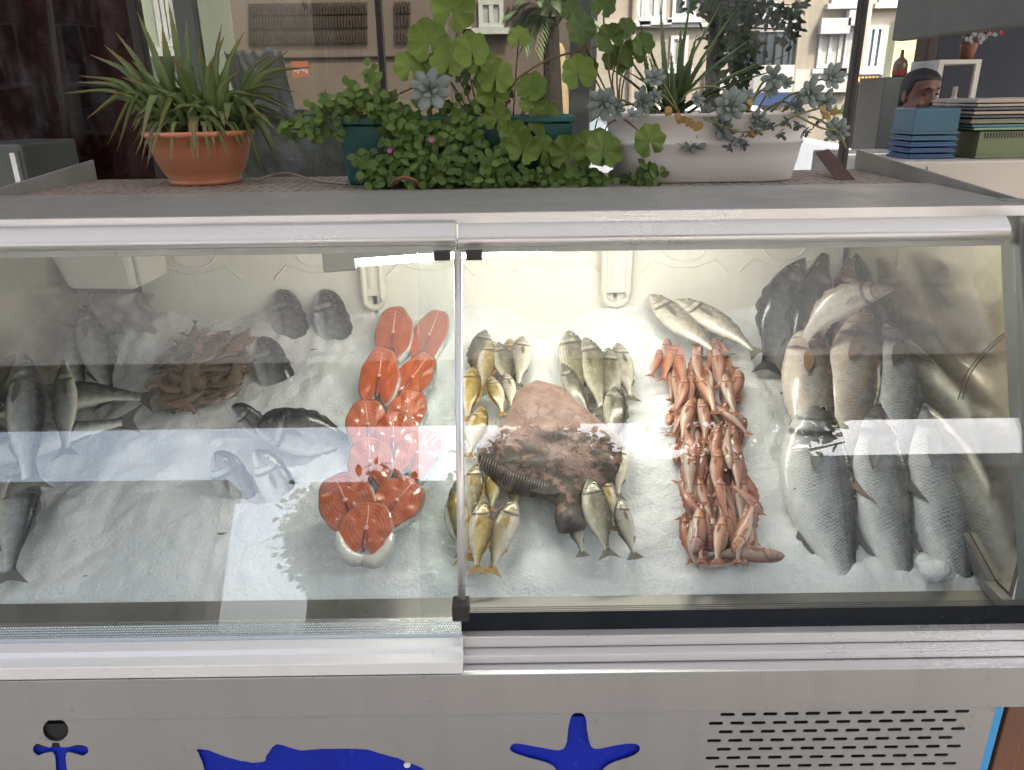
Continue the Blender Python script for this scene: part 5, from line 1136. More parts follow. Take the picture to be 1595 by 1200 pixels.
ros = [(940, 160, 30), (1000, 160, 28), (1020, 122, 22), (960, 170, 18), (1085, 155, 16), (1138, 165, 34), (1125, 195, 32), (1075, 222, 30), (1160, 150, 18), (1205, 120, 24), (1200, 140, 16), (1262, 145, 30), (1295, 120, 26), (1240, 165, 20), (1285, 160, 24), (1305, 205, 26), (1180, 185, 20), (1150, 215, 22), (1020, 150, 14), (985, 180, 14), (1225, 130, 14), (1100, 175, 18)]
for px, py, r in ros:
    Y = YW-.075+rl.uniform(-.015, .02); c = atY(px, py, Y); rosette(su, c, (rl.uniform(-.5, .5), -1, rl.uniform(-.1, .7)), r*1.05/FPX, rl.choice((6, 7, 8)))
    b = atY(lerp(px, 1110, .45), 182, YW-.03); ss.tube(crv([b, b.lerp(c, .6)+Vector((0, .012, .012)), c], 6), .0018, 6)
for px, py in ((1180, 205), (1200, 195), (1215, 210), (1225, 190), (1245, 195), (1160, 225), (1255, 205), (1190, 190), (1138, 228), (1270, 190)):
    for i in range(2): p = atY(px+rl.uniform(-5, 5), py, YW-.085); rosette(su, p, (rl.uniform(-1, 1), -.4, -.5), .012, 3)
ss.tube(crv([atY(x, y, YW-.08) for x, y in ((1100, 185), (1150, 205), (1200, 200), (1240, 180), (1290, 165))], 14), .0017, 6)
ss.tube(crv([atY(x, y, YW-.08) for x, y in ((1240, 180), (1280, 200), (1305, 205), (1318, 232))], 10), .0017, 6)
ss.tube(crv([atY(x, y, YW-.03) for x, y in ((1060, 160), (1075, 142), (1110, 135), (1150, 150))], 10), .0020, 6)
su.build('succulents', M['succ'], wp_, smooth=True); ss.build('succulent_stems', M['gstem'], wp_, smooth=True)
gy = MB(); gk = MB(); gs2 = MB()
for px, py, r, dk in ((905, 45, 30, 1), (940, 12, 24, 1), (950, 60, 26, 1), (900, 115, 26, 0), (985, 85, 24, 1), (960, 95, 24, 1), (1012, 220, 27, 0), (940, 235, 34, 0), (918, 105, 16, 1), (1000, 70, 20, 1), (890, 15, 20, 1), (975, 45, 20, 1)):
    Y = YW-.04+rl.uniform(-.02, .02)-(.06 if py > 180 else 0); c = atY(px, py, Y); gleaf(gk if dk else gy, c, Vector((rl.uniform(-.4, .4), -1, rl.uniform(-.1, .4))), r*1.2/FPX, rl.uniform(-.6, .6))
    b = atY(965, 184, YW-.03); gs2.tube(crv([b, b.lerp(c, .5)+Vector((-.008, .01, .01)), c], 6), .0014, 5)
gy.build('geranium_leaves', M['gera'], wp_, smooth=True); gk.build('shade_toned_geranium_leaves', M['gera_shade'], wp_, smooth=True); gs2.build('geranium_stems', M['stem'], wp_, smooth=True)
fy = MB()
for px, py in ((1048, 170), (1060, 178), (1075, 185), (1085, 192), (1170, 158), (1290, 168), (1298, 182), (1072, 192), (1180, 205)):
    for i in range(2): p = atY(px+rl.uniform(-6, 6), py+rl.uniform(-5, 5), YW-.085); sleaf(fy, p, Vector((rl.uniform(-1, 1), -.3, rl.uniform(-1, .4))), Vector((0, -1, .4)), .014, .006)
M['yellow'] = leafmat('yellowed_leaf', (.28, .19, .05), (.20, .12, .04)); fy.build('yellowed_leaves', M['yellow'], wp_, smooth=True)
# --- small things on the tray
M['rust'] = pm('rusty_iron', (.11, .045, .025), (.06, .03, .02), 12, .7, bump=.3)
p0, p1 = atY(1279, 238, 1.44), atZ(1318, 281, ZT); p0.z = max(p0.z, ZT+.03)
tag(MB().hull8([p1+Vector((-.016, 0, .0005)), p1+Vector((.016, 0, .0005)), p1+Vector((.016, .006, .0005)), p1+Vector((-.016, .006, .0005)), p0+Vector((-.010, 0, 0)), p0+Vector((.014, 0, .006)), p0+Vector((.014, .006, .006)), p0+Vector((-.010, .006, 0))]).build('iron_bracket', M['rust'], bevel=.001), 'rusty brown iron strip leaning beside the right end of the white planter', 'bracket')
M['cable'] = pm('beige_cable', (.42, .33, .25), rough=.6)
tag(MB().tube(crv([atZ(398, 282, ZT+.003), atZ(425, 273, ZT+.008), atZ(452, 271, ZT+.012), atZ(490, 281, ZT+.003), atZ(540, 287, ZT+.003)], 24), .0020, 8).build('cable', M['cable'], smooth=True), 'thin beige cable lying on the perforated top between the aloe and the teal trough', 'cable')
M['tar'] = pm('dead_leaf_ring', (.30, .12, .05), (.16, .06, .03), 40, .7)
tag(MB().tube(crv([atZ(612, 291, ZT+.003), atZ(614, 282, ZT+.018), atZ(632, 277, ZT+.024), atZ(648, 283, ZT+.018), atZ(651, 291, ZT+.003)], 14), .0028, 6).build('dead_tendril', M['tar'], smooth=True), 'brown curled dead tendril under the trailing leaves at the tray edge', 'dead tendril')
# ================================================================ BEHIND THE COUNTER
YG = 2.25
scr = thing('glazed_screen', 'tinted glass shop screen with dark mullions behind the plants', 'glass screen', (0, YG, .1))
M['mull'] = pm('dark_mullion', (.030, .026, .024), rough=.4, metal=.3); M['mullg'] = pm('grey_mullion', (.10, .11, .10), rough=.4, metal=.4)
ml = [(228, 7, 'mull'), (305, 15, 'mullg'), (597, 4.5, 'mull'), (903, 16, 'mullg'), (1329, 4.5, 'mull')]; xs_ = [-3.2]
for px, w, mt in ml:
    x = atY(px, 120, YG).x; hw_ = w*(YG*.936)/FPX; MB().box(x-hw_, x+hw_, YG-.02, YG+.02, .1, 3.0).build('mullion', M[mt], scr, bevel=.003); xs_ += [x-hw_, x+hw_]
for i in range(0, 10, 2): MB().box(xs_[i]+.001, xs_[i+1]-.001, YG-.003, YG+.003, .1, 3.0).build('glass_pane', M['clearglass' if i == 8 else 'backglass'], scr)
MB().box(-3.2, xs_[9], YG-.03, YG+.03, .1, 1.0).build('plinth', M['mullg'], scr)
# maroon curtain
M['curtain'] = pm('maroon_curtain', (.32, .080, .072), (.21, .050, .050), 2, .85, bump=.6, bsc=14, bd=.01, stretch=(1, 1, 8))
xa, xb = -3.0, atY(221, 120, 2.42).x
tag(MB().grid(lambda u, v: (lerp(xa, xb, u), 2.42+.03*math.sin(u*70)+.01*math.sin(u*173+v*3), lerp(.12, 2.95, v)), 260, 8).build('curtain', M['curtain'], smooth=True, solid=.003), 'dark maroon curtain hanging behind the glass on the left', 'curtain')
tag(MB().tube([atY(72, -30, 2.32), atY(112, 285, 2.32)], .007, 8).build('cord', M['cable'], smooth=True), 'pale cord hanging in front of the maroon curtain', 'cord')
gb = thing('grey_cabinet', 'dark grey metal cabinet at the far left edge behind the counter', 'cabinet', (-1.3, 1.95, .1)); 
q0, q1 = atY(-60, 224, 1.9), atY(30, 224, 1.9)
MB().box(q0.x, q1.x, 1.90, 2.15, .1, q1.z).build('carcass', M['mullg'], gb, bevel=.006); MB().box(q1.x-.02, q1.x-.008, 1.885, 1.8995, .3, q1.z-.02).build('handle', M['rail'], gb)
# pinkish slotted building set beyond the glass, standing in for a reflection in it
YB = 9.0; pk = thing('reflection_building', 'pinkish building with three rows of dark slots standing in for a reflection in the middle glass', 'building', (-1.8, YB, 0))
xa, xb = atY(318, 100, YB).x-.1, atY(700, 100, YB).x; MB().box(xa, xb, YB, YB+5, 0, 7).build('wall', M['wpink'], pk)
M['slot'] = pm('dark_slot', (.05, .032, .025), rough=.9)
for row in (10, 31, 55):
    m = MB(); z = rz(row, YB); n = 40; x0_, x1_ = atY(388, row, YB).x, atY(574, row, YB).x
    for i in range(n):
        x = lerp(x0_, x1_, i/n); m.box(x, x+(x1_-x0_)/n*.55, YB-.04, YB-.002, z-.055, z+.055)
    x0_ = atY(615, row, YB).x
    for i in range(5): m.box(x0_+i*.035, x0_+i*.035+.02, YB-.04, YB-.002, z-.055, z+.055)
    m.build('slot_row', M['slot'], pk)
MB().box(xa-.02, xb, YB-.03, YB-.001, rz(85, YB)-.01, rz(85, YB)).build('band', M['slot'], pk)
M['orange'] = pm('orange_notice', (.75, .26, .12), rough=.6); M['white'] = pm('white_mark', (.8, .78, .74), rough=.6)
gh = facade('pale_green_house', 'pale greenish wall glimpsed between the first two mullions behind the aloe', atY(225, 60, 8).x, atY(312, 60, 8).x, 8.0, 3, 6, wallmat('green_render', (.34, .38, .30), (.26, .31, .25)), 1, [(atY(258, 20, 8).x, rz(20, 8), .16, .5, 'c')], -1)
nt_ = thing('notice', 'small orange notice with white marks stuck on the middle glass', 'notice', tuple(atY(467, 107, YG-.006)))
a, b = atY(453, 96, YG-.005), atY(482, 120, YG-.005); MB().box(a.x, b.x, YG-.0055, YG-.0035, b.z, a.z).build('sheet', M['orange'], nt_)
m = MB()
for i in range(5): x = lerp(a.x, b.x, .12+.17*i); z = lerp(a.z, b.z, .55+.1*math.sin(i*2)); m.box(x, x+.006, YG-.0062, YG-.0057, z-.005, z+.004)
m.build('writing', M['white'], nt_)
# plastic sheeting
M['sheeting'] = pm('plastic_sheeting', (.86, .90, .91), (.76, .82, .84), 4, .3, bump=.8, bsc=10, bd=.03, coat=.4)
def shf(Yc, P, amp, seed):
    (xa_, za_), (xb_, zb_) = P
    return lambda u, v: (lerp(xa_, xb_, u)+(v-.5)*-.06, Yc+amp*noise.noise(Vector((u*2.4, v*3, seed)))+amp*.5*abs(noise.noise(Vector((u*6+v*4, v*3, seed+3)))), lerp(za_, zb_, v)+.02*noise.noise(Vector((u*6, 2, seed)))*v)
a, b = atY(378, 300, 2.36), atY(540, 170, 2.36)
tag(MB().grid(shf(2.38, ((a.x, 1.0), (b.x, b.z)), .05, 3), 50, 50).build('plastic_sheet', M['sheeting'], smooth=True, solid=.002), 'crumpled bluish plastic sheet behind the glass between the aloe and the teal trough', 'plastic sheet')
a, b = atY(380, 200, 2.5), atY(455, 78, 2.5)
tag(MB().grid(shf(2.50, ((a.x, 1.1), (b.x, b.z)), .04, 8), 40, 40).build('plastic_sheet', M['sheeting'], smooth=True, solid=.002), 'taller folded plastic sheet behind the aloe leaves', 'plastic sheet')
# pale house, palm and pillar set behind the glass in place of its reflections
YP = 12.0; ph = facade('reflection_house', 'pale house standing in for a reflection beyond the palm, between the second and third mullions', atY(660, 60, YP).x, atY(905, 60, YP).x-.1, YP, 4, 6.5, M['wpink'], 1, [(atY(765, 22, YP).x, rz(22, YP), .35, .35, 'c'), (atY(640+55, 20, YP).x, rz(10, YP), .5, .4, 's')], -1)
m = MB(); z = rz(24, YP)
for i in range(8): x = atY(790, 20, YP).x+i*.075; m.box(x, x+.04, YP-.05, YP-.003, z-.08, z+.10)
m.build('slot_row', M['slot'], ph)
M['palm'] = leafmat('palm_leaf', (.14, .20, .10), (.20, .26, .14)); M['bark'] = pm('bark', (.07, .055, .045), (.04, .03, .025), 12, .9, bump=.8, bsc=20, bd=.02)
pl_ = thing('reflection_palm', 'pale green palm standing in for a reflection in the glass beside the grey mullion', 'tree', (atY(858, 100, 7).x, 7, 0)); pc = Vector((atY(858, 30, 7).x, 7, rz(28, 7)))
MB().tube([(pc.x, 7, 0), (pc.x+.03, 7, 1.2), pc], [.12, .09, .06], 10).build('trunk', M['bark'], pl_)
m = MB()
for i in range(22):
    an = rl.uniform(0, 6.28); el = rl.uniform(-.5, 1.2); L = rl.uniform(.3, .42); T = pc+Vector((math.cos(an)*math.cos(el), math.sin(an)*math.cos(el), math.sin(el)))*L
    P = crv([pc, pc.lerp(T, .5)+Vector((0, 0, .05)), T+Vector((0, 0, -.08))], 14); m.tube(P, .004, 4)
    for j in range(3, 15):
        for s in (-1, 1):
            d = (P[j]-P[j-1]).normalized(); sd_ = d.cross(Vector((0, 0, 1))).normalized()*s; sleaf(m, P[j], sd_+d*.8+Vector((0, 0, -.3)), Vector((0, 0, 1)), .13, .009)
m.build('crown', M['palm'], pl_)
YS = 9.5; tag(MB().hull8([(atY(838, 140, YS).x, YS, 0), (atY(905, 140, YS).x, YS, 0), (atY(905, 140, YS).x, YS+.4, 0), (atY(838, 140, YS).x, YS+.4, 0), (atY(850, 60, YS).x, YS+.05, rz(62, YS)), (atY(880, 60, YS).x, YS+.05, rz(66, YS)), (atY(880, 60, YS).x, YS+.3, rz(66, YS)), (atY(850, 60, YS).x, YS+.3, rz(62, YS))]).build('reflection_pillar', wallmat('yellow_stone', (.55, .42, .22), (.42, .34, .20)), bevel=.08), 'rough yellowish stone pillar standing in for a reflection below the palm', 'pillar')
# apartment building on the right, seen through the glass
YA = 15.0; X_ = lambda px: atY(px, 60, YA).x; Z_ = lambda py: atY(1150, py, YA).z; sc_ = YA*.97/FPX
wins = [(X_(992), Z_(10), 18*sc_, 36*sc_, 'c'), (X_(1018), Z_(8), 30*sc_, 36*sc_, 'c'), (X_(1062), Z_(5), 34*sc_, 36*sc_, 'g'), (X_(1058), Z_(80), 26*sc_, 44*sc_, 'c'), (X_(1185), Z_(0), 36*sc_, 44*sc_, 'g'),
        (X_(1293), Z_(80), 34*sc_, 50*sc_, 's'), (X_(1323), Z_(74), 14*sc_, 60*sc_, 's'), (X_(1308), Z_(-12), 40*sc_, 34*sc_, 'c'), (X_(1362), Z_(78), 24*sc_, 60*sc_, 'g'), (X_(1378), Z_(-12), 34*sc_, 34*sc_, 'c'), (X_(1120), Z_(-30), 40*sc_, 40*sc_, 'g')]
ab = facade('apartment_block', 'beige apartment block with white windows and roller shutters behind the right glass', X_(930), X_(1440), YA, 8, 9, M['wbeige'], 2, wins, -1)
MB().box(X_(940), X_(1120), YA-.10, YA-.002, Z_(42), Z_(36)).build('string_course', M['winframe'], ab)
for p in (X_(985), X_(1240), X_(1345)): MB().tube([(p, YA-.08, .2), (p, YA-.08, 8.8)], .05, 8).build('drainpipe', M['wbeige'], ab)
M['blue_sign'] = pm('blue_sign', (.03, .06, .16), rough=.5)
cx = X_(1196); m = MB()
pf = [(cx+1.0*40*sc_*math.cos(t*math.pi/10+math.pi), YA-.45*math.sin(t*math.pi/10)-.003) for t in range(11)]
MB().loft([[(x, y, z) for x, y in pf] for z in (Z_(103), Z_(54))]).build('bay_window', M['winglass'], ab)
MB().loft([[(cx+(x-cx)*1.06, y-.03, z) for x, y in pf] for z in (Z_(53.5), Z_(34))]).build('bay_canopy', M['wgrey'], ab)
MB().loft([[(cx+(x-cx)*1.04, y-.02, z) for x, y in pf] for z in (Z_(145), Z_(103.5))]).build('bay_apron', M['wwhite'], ab)
for i in range(12): x, y = pf[min(10, i)] if i < 11 else pf[10]; MB().box(x-.01, x+.01, y-.03, y-.005, Z_(102), Z_(55)).build('bay_bar', M['darkmetal'], ab)
MB().box(X_(1128), X_(1232), YA-.62, YA-.5, Z_(164), Z_(146)).build('blue_fascia', M['blue_sign'], ab)
MB().box(X_(1100), X_(1330), YA-.12, YA-.003, Z_(146), Z_(110)).build('white_base', M['wwhite'], ab)
# street: fence, sign, car, tree
YF2 = 12.5; fn_ = thing('railing_fence', 'dark street railing with hedge beyond the last mullion', 'fence', (atY(1350, 170, YF2).x, YF2, 0)); m = MB(); x0_, x1_ = atY(1325, 170, YF2).x, atY(1400, 170, YF2).x
for i in range(16): x = lerp(x0_, x1_, i/15); m.box(x-.015, x+.015, YF2-.015, YF2+.015, .01, rz(140, YF2))
m.build('bars', M['darkmetal'], fn_); MB().box(x0_, x1_, YF2-.03, YF2+.03, rz(140, YF2)+.001, rz(134, YF2)).build('top_rail', M['wpink'], fn_)
def hedge(name, label, c, sz, n, mat, cat='bush', L=.12):
    o = thing(name, label, cat, (c[0], c[1], max(.0, c[2]-sz[2]))); m = MB()
    for i in range(n):
        u = Vector((rl.gauss(0, .42), rl.gauss(0, .42), rl.gauss(0, .42))); p = Vector(c)+Vector((u.x*sz[0], u.y*sz[1], u.z*sz[2])); sleaf(m, p, Vector((rl.uniform(-1, 1), rl.uniform(-1, 1), rl.uniform(-1, .6))), Vector((rl.uniform(-1, 1), -1, 1)), L*rl.uniform(.7, 1.2), L*.3)
    m.build('foliage', mat, o); return o
M['tree'] = leafmat('street_tree_leaf', (.045, .075, .022), (.028, .05, .016), rough=.5)
hedge('bush', 'dark hedge behind the street railing', (atY(1355, 180, 13).x, 13, 1.0), (.5, .3, .5), 500, M['tree'])
sg = thing('shop_sign', 'small dark sign with orange marks beyond the last mullion', 'sign', tuple(atY(1355, 124, 12.2))); a, b = atY(1332, 116, 12.2), atY(1370, 131, 12.2)
MB().box(a.x, b.x, 12.2, 12.25, b.z, a.z).build('board', M['darkmetal'], sg); m = MB()
M['om'] = pm('orange_marks', (.55, .28, .05), rough=.6)
for i in range(6): x = lerp(a.x, b.x, .12+.14*i); m.box(x, x+.03, 12.19, 12.1985, b.z+.035, a.z-.035)
m.build('lettering', M['om'], sg)
MB().tube([(a.x+.1, 12.22, .01), (a.x+.1, 12.22, b.z)], .03, 8).build('post', M['darkmetal'], sg)
# white car
YCar = 9.2; car = thing('parked_car', 'white car parked in the street to the right of the white planter', 'car', (atY(1200, 200, YCar).x, YCar, 0)); xr_ = atY(1378, 200, YCar).x; ztop_ = rz(166, YCar)
M['carpaint'] = pm('white_car_paint', (.50, .53, .58), (.48, .51, .56), 2, .25, coat=1)
side_ = [(0, .32), (0, .62), (-.10, .78), (-.45, .92), (-1.0, 1.02), (-1.55, ztop_-.03), (-2.1, ztop_), (-3.0, ztop_-.03), (-3.6, 1.05), (-4.0, .95), (-4.1, .5), (-4.0, .30)]
MB().loft([[(xr_+x*.93-.02, y, .3+(z-.3)*k) for x, z in side_] for y, k in ((YCar, .97), (YCar+.06, 1.0), (YCar+1.6, 1.0), (YCar+1.66, .97))]).build('body', M['carpaint'], car, bevel=.03)
MB().loft([[(xr_+x, y, z) for x, z in ((-1.15, 1.0), (-1.52, ztop_-.09), (-2.05, ztop_-.07), (-2.05, 1.0))] for y in (YCar-.012, YCar+.03)]).build('side_window', M['carglass'], car); MB().loft([[(xr_+x, y, z) for x, z in ((-2.12, 1.0), (-2.12, ztop_-.07), (-2.75, ztop_-.09), (-3.1, 1.0))] for y in (YCar-.012, YCar+.03)]).build('side_window', M['carglass'], car)
M['tyre'] = pm('tyre', (.02, .02, .02), rough=.8)
for x in (-.75, -3.1):
    w = MB().loft([[(xr_+x+r*math.cos(t*.3927), y, .31+r*math.sin(t*.3927)) for t in range(16)] for y, r in ((YCar-.03, .28), (YCar-.03, .31), (YCar+.17, .31), (YCar+.17, .28))]).build('wheel', M['tyre'], car, smooth=False)
    MB().loft([[(r*math.cos(t*.3927)+xr_+x-car.location.x, y-car.location.y, .31+r*math.sin(t*.3927)) for t in range(16)] for y, r in ((YCar-.04, .15), (YCar-.032, .2))]).build('rim', M['rail'], w, local=True)
MB().box(xr_-.16, xr_-.02, YCar-.01, YCar+.25, .62, .72).build('headlight', M['winframe'], car, bevel=.02)
# street tree
YTr = 6.0; tr = thing('street_tree', 'dark-trunked tree in front of the beige block, behind the white planter', 'tree', (atY(1110, 180, YTr).x, YTr, 0)); tx = tr.location.x
m = MB(); m.tube(crv([(tx, YTr, .0), (tx+.01, YTr, .9), (tx-.02, YTr, 1.6), (tx-.01, YTr, 2.3), (tx+.05, YTr, 3.2)], 14), [.075, .07, .066, .062, .06, .058, .056, .055, .053, .05, .045, .04, .035, .03, .02], 10)
for i in range(9): z = 1.8+i*.16; an = rl.uniform(-.6, .9)+(math.pi if i % 4 == 3 else 0); m.tube(crv([(tx, YTr, z), (tx+.2*math.cos(an), YTr, z+.12), (tx+.5*math.cos(an), YTr-.1, z+.1)], 5), [.018, .014, .01, .008, .006, .004], 6)
m.build('trunk', M['bark'], tr, smooth=True)
m = MB()
for (px, py, n, sp) in ((1135, 20, 90, 14), (1150, 45, 90, 14), (1165, 70, 60, 12), (1130, 60, 70, 14), (1140, 95, 60, 12), (1160, 12, 70, 14), (1190, 15, 60, 14), (1215, 25, 50, 12), (1235, 40, 25, 8), (1225, 60, 12, 6), (1100, 10, 60, 16), (1145, 120, 50, 12), (1165, 110, 30, 8), (1120, -30, 80, 30), (1180, -40, 60, 30), (1240, 15, 20, 8)):
    for i in range(n): q = atY(px+rl.gauss(0, sp), py+rl.gauss(0, sp*.8), YTr+rl.gauss(-.1, .15)); sleaf(m, q, Vector((rl.uniform(-1, 1), rl.uniform(-.5, .3), rl.uniform(-1, .3))), Vector((rl.uniform(-.6, .6), -1, .6)), .055*rl.uniform(.7, 1.3), .016)
m.build('crown', M['tree'], tr)
# trees across the street: their crowns break the mirrored skyline
def far_tree(label, c, sz, clumps, per, L, th=2.2):
    x, y, z = c; o = thing('leafy_tree', label, 'tree', (x, y, 0)); m = MB().tube(crv([(x, y, 0), (x+.05, y, th*.6), (x-.05, y, th), (x, y, z)], 8), [.14, .13, .12, .11, .10, .09, .07, .05, .03], 10)
    for i in range(8): an = i*.8; m.tube([(x, y, z-sz[2]*1.2+.1*i), (x+sz[0]*math.cos(an), y+sz[1]*math.sin(an), z-sz[2]*.5+.12*i*sz[2])], [.04, .012], 6)
    m.build('trunk', M['bark'], o, smooth=True); m = MB()
    for k_ in range(clumps):
        u = Vector((rl.gauss(0, 1), rl.gauss(0, 1), rl.gauss(0, 1))).normalized()*rl.random()**.4; cc = Vector((x+u.x*sz[0], y+u.y*sz[1], z+u.z*sz[2]))
        for i in range(per): p = cc+Vector((rl.gauss(0, .13), rl.gauss(0, .13), rl.gauss(0, .10))); sleaf(m, p, Vector((rl.uniform(-1, 1), rl.uniform(-1, 1), rl.uniform(-.6, .3))), Vector((rl.uniform(-1, 1), rl.uniform(-1, 1), 1)), L*rl.uniform(.7, 1.2), L*.3)
    m.build('crown', M['tree'], o)
far_tree('dense round tree across the street, mirrored over the skate', (.50, -8, 4.02), (1.05, .7, .50), 90, 60, .15)
far_tree('loose leafy tree across the street, mirrored over the red mullets and bass', (3.1, -8, 4.55), (1.35, .6, .42), 46, 26, .15, 2.6)
far_tree('low dense tree across the street, mirrored over the salmon', (-1.9, -8, 3.15), (.95, .6, .80), 90, 60, .15, 1.5)
# ---- the open room at the right
YC = 3.05; sx0 = atY(1372, 250, YC).x; zC = rz(251, YC)+.0
sc2 = thing('white_chest', 'long off-white chest with a flat top behind the right end of the counter', 'chest', (sx0+.7, YC+.35, .1))
M['chest'] = pm('off_white_enamel', (.40, .37, .32), (.34, .31, .27), 3, .5)
zC = atY(1480, 251, YC).z
MB().box(sx0, sx0+1.6, YC, YC+.7, .1, zC).build('carcass', M['chest'], sc2, bevel=.008)
MB().box(sx0+.18, sx0+.184, YC-.0015, YC+.0, .2, zC-.02).build('seam', M['darkmetal'], sc2)
tag(MB().box(atY(1458, 100, 5.2).x, 6, 5.2, 5.35, .1, 3.2).build('back_wall', pm('slate_wall', (.045, .048, .06), (.035, .038, .048), 2, .9)), 'dark slate-coloured wall at the back of the room on the right', 'wall')
tag(MB().box(atY(1440, 100, 5.0).x, atY(1457, 100, 5.0).x, 5.0, 5.15, .1, 3.15).build('brown_column', pm('brown_paint', (.035, .018, .014), rough=.6), bevel=.01), 'dark brown column beside the slate wall', 'column')
tag(MB().box(atY(1392, 80, 9.8).x, atY(1480, 80, 9.8).x, 9.8, 10.0, .01, rz(40, 9.8)).build('stucco_wall', pm('mossy_stucco', (.36, .34, .24), (.24, .26, .14), 3, .9, bump=.6, bsc=12, bd=.03)), 'mossy pale stucco wall seen between the column and the glass', 'wall')
a, b = atY(1394, 32, 4.6), atY(1680, -10, 2.9)
tag(MB().hull8([a+Vector((0, 0, -.10)), b+Vector((0, 0, -.07)), b+Vector((.1, .1, -.07)), a+Vector((.1, .1, -.10)), a+Vector((0, 0, .10)), b+Vector((0, 0, .13)), b+Vector((.1, .1, .13)), a+Vector((.1, .1, .10))]).build('ceiling_beam', pm('greenish_beam', (.10, .105, .085), (.08, .085, .07), 3, .7)), 'grey-green ceiling beam crossing the top right corner', 'beam')
# shelf unit and flower pot
YSH = 4.3; a, b = atY(1464, 95, YSH), atY(1531, 95, YSH); sh = thing('white_shelf_unit', 'narrow white open shelf unit behind the man', 'shelf', ((a.x+b.x)/2, YSH, .1)); zt2 = atY(1500, 93, YSH).z
M['shelfw'] = pm('white_laminate', (.62, .58, .52), (.55, .52, .46), 4, .5)
for x in (a.x, b.x-.03): MB().box(x, x+.025, YSH, YSH+.02, .1, zt2-.021).build('upright', M['shelfw'], sh)
MB().box(a.x, a.x+.02, YSH+.021, YSH+.3, .1, zt2-.021).build('side_panel', M['shelfw'], sh)
MB().box(a.x, b.x-.005, YSH, YSH+.3, zt2-.02, zt2).build('shelf_board', M['shelfw'], sh)
for z in (zt2-.3, zt2-.6, zt2-.9, zt2-1.2): MB().box(a.x+.021, b.x-.031, YSH+.022, YSH+.29, z-.02, z).build('shelf_board', M['shelfw'], sh)
tag(MB().rev([(.02, 0), (.028, .01), (.028, .10), (.012, .12), (.012, .17)], (a.x+.16, YSH+.1, zt2-.3), 14).build('white_bottle', M['shelfw'], smooth=True), 'white bottle standing on the upper shelf of the white unit', 'bottle')
fp = thing('flower_pot', 'brown pot of pale artificial flowers on top of the white shelf unit', 'potted plant', (atY(1509, 92, YSH+.1).x, YSH+.12, zt2))
f0 = Vector(fp.location); MB().rev([(.030, 0.0), (.043, .075), (.045, .085), (.038, .085), (.036, .07)], f0, 20).build('pot', pm('brown_pot', (.20, .075, .04), rough=.5), fp, smooth=True)
m = MB(); m2 = MB()
for i in range(170):
    u = Vector((rl.gauss(0, .42), rl.gauss(0, .4), rl.gauss(0, .4))); p = f0+Vector((u.x*.10, u.y*.08, .14+u.z*.06)); sleaf(m if i % 9 else m2, p, Vector((rl.uniform(-1, 1), -.5, rl.uniform(-1, 1))), Vector((0, -1, .3)), .03, .012)
for i in range(6): m.tube([f0+Vector((0, 0, .07)), f0+Vector((rl.uniform(-.07, .07), rl.uniform(-.04, .04), .15))], .002, 4)
m.build('flowers', pm('pale_petals', (.34, .31, .30), (.24, .24, .22), 20, .7), fp); m2.build('red_flowers', pm('red_petals', (.35, .03, .05), rough=.6), fp)
# sauce bottle behind the man
gc = thing('grey_locker', 'grey locker standing behind the man on the left', 'cabinet', (atY(1410, 118, 4.4).x, 4.5, .1)); zl_ = atY(1405, 120, 4.4).z; a, b = atY(1379, 118, 4.4).x, atY(1446, 118, 4.4).x
MB().box(a, b, 4.4, 4.7, .1, zl_).build('carcass', M['mullg'], gc, bevel=.006); MB().box(b-.05, b-.04, 4.385, 4.3995, 1.0, 1.15).build('handle', M['rail'], gc)
p = Vector((atY(1402, 116, 4.45).x, 4.46, zl_)); bo = thing('sauce_bottle', 'small bottle with a red band standing on the grey locker behind the man', 'bottle', tuple(p)); MB().rev([(.034, 0), (.036, .01), (.036, .06), (.030, .08), (.010, .10), (.007, .135)], p, 16).build('glass', pm('brown_bottle', (.16, .09, .04), rough=.3), bo, smooth=True); MB().rev([(.0372, .012), (.0372, .034)], p, 16).build('label_band', pm('red_label', (.35, .03, .02), rough=.5), bo)
# stacks of crates / baskets on the chest
M['bcr'] = pm('blue_crate', (.022, .095, .14), (.015, .07, .11), 5, .45); M['bcr2'] = pm('deep_blue_crate', (.010, .06, .16), (.008, .045, .12), 5, .45)
xa, xb = atY(1414, 240, YC+.10).x, atY(1487, 240, YC+.10).x; zc = zC+.001
def tub(nm, lab, cat, grp, x0_, x1_, y0_, y1_, z0_, h, mat, tp_=.012, lip=.006, slots=None):
    o = thing(nm, lab, cat, ((x0_+x1_)/2, (y0_+y1_)/2, z0_), group=grp); rr = lambda z, e: [(x0_-e, y0_-e, z), (x1_+e, y0_-e, z), (x1_+e, y1_+e, z), (x0_-e, y1_+e, z)]
    MB().loft([rr(z0_, 0), rr(z0_+h-.006, tp_*.0), rr(z0_+h-.003, tp_*.0-.004), rr(z0_+h-.003, -.02)]).build('shell', mat, o, bevel=.006)
    MB().loft([rr(z0_+.0, lip), rr(z0_+.009, lip)]).build('lip', mat, o, bevel=.002)
    if slots:
        m = MB(); n = 26
        for i in range(n): x = lerp(x0_+.02, x1_-.02, i/n); m.box(x, x+.005, y0_-.0015, y0_+.001, z0_+h*.72, z0_+h*.92)
        m.build('slots', M['slot'], o)
    return o
for i in range(5):
    hh = .022 if i < 4 else .098
    tub('fish_crate', ['lowest', 'second', 'third', 'fourth', 'topmost'][i]+' blue plastic crate of the upside-down stack in front of the man', 'crate', 'blue crates stacked upside down', xa+.004, xb-.004, YC+.10, YC+.27, zc, hh, M['bcr'] if i > 2 else M['bcr2']); zc += hh+.001
xa, xb = atY(1510, 240, YC+.08).x, atY(1640, 240, YC+.1).x; zc = zC+.001
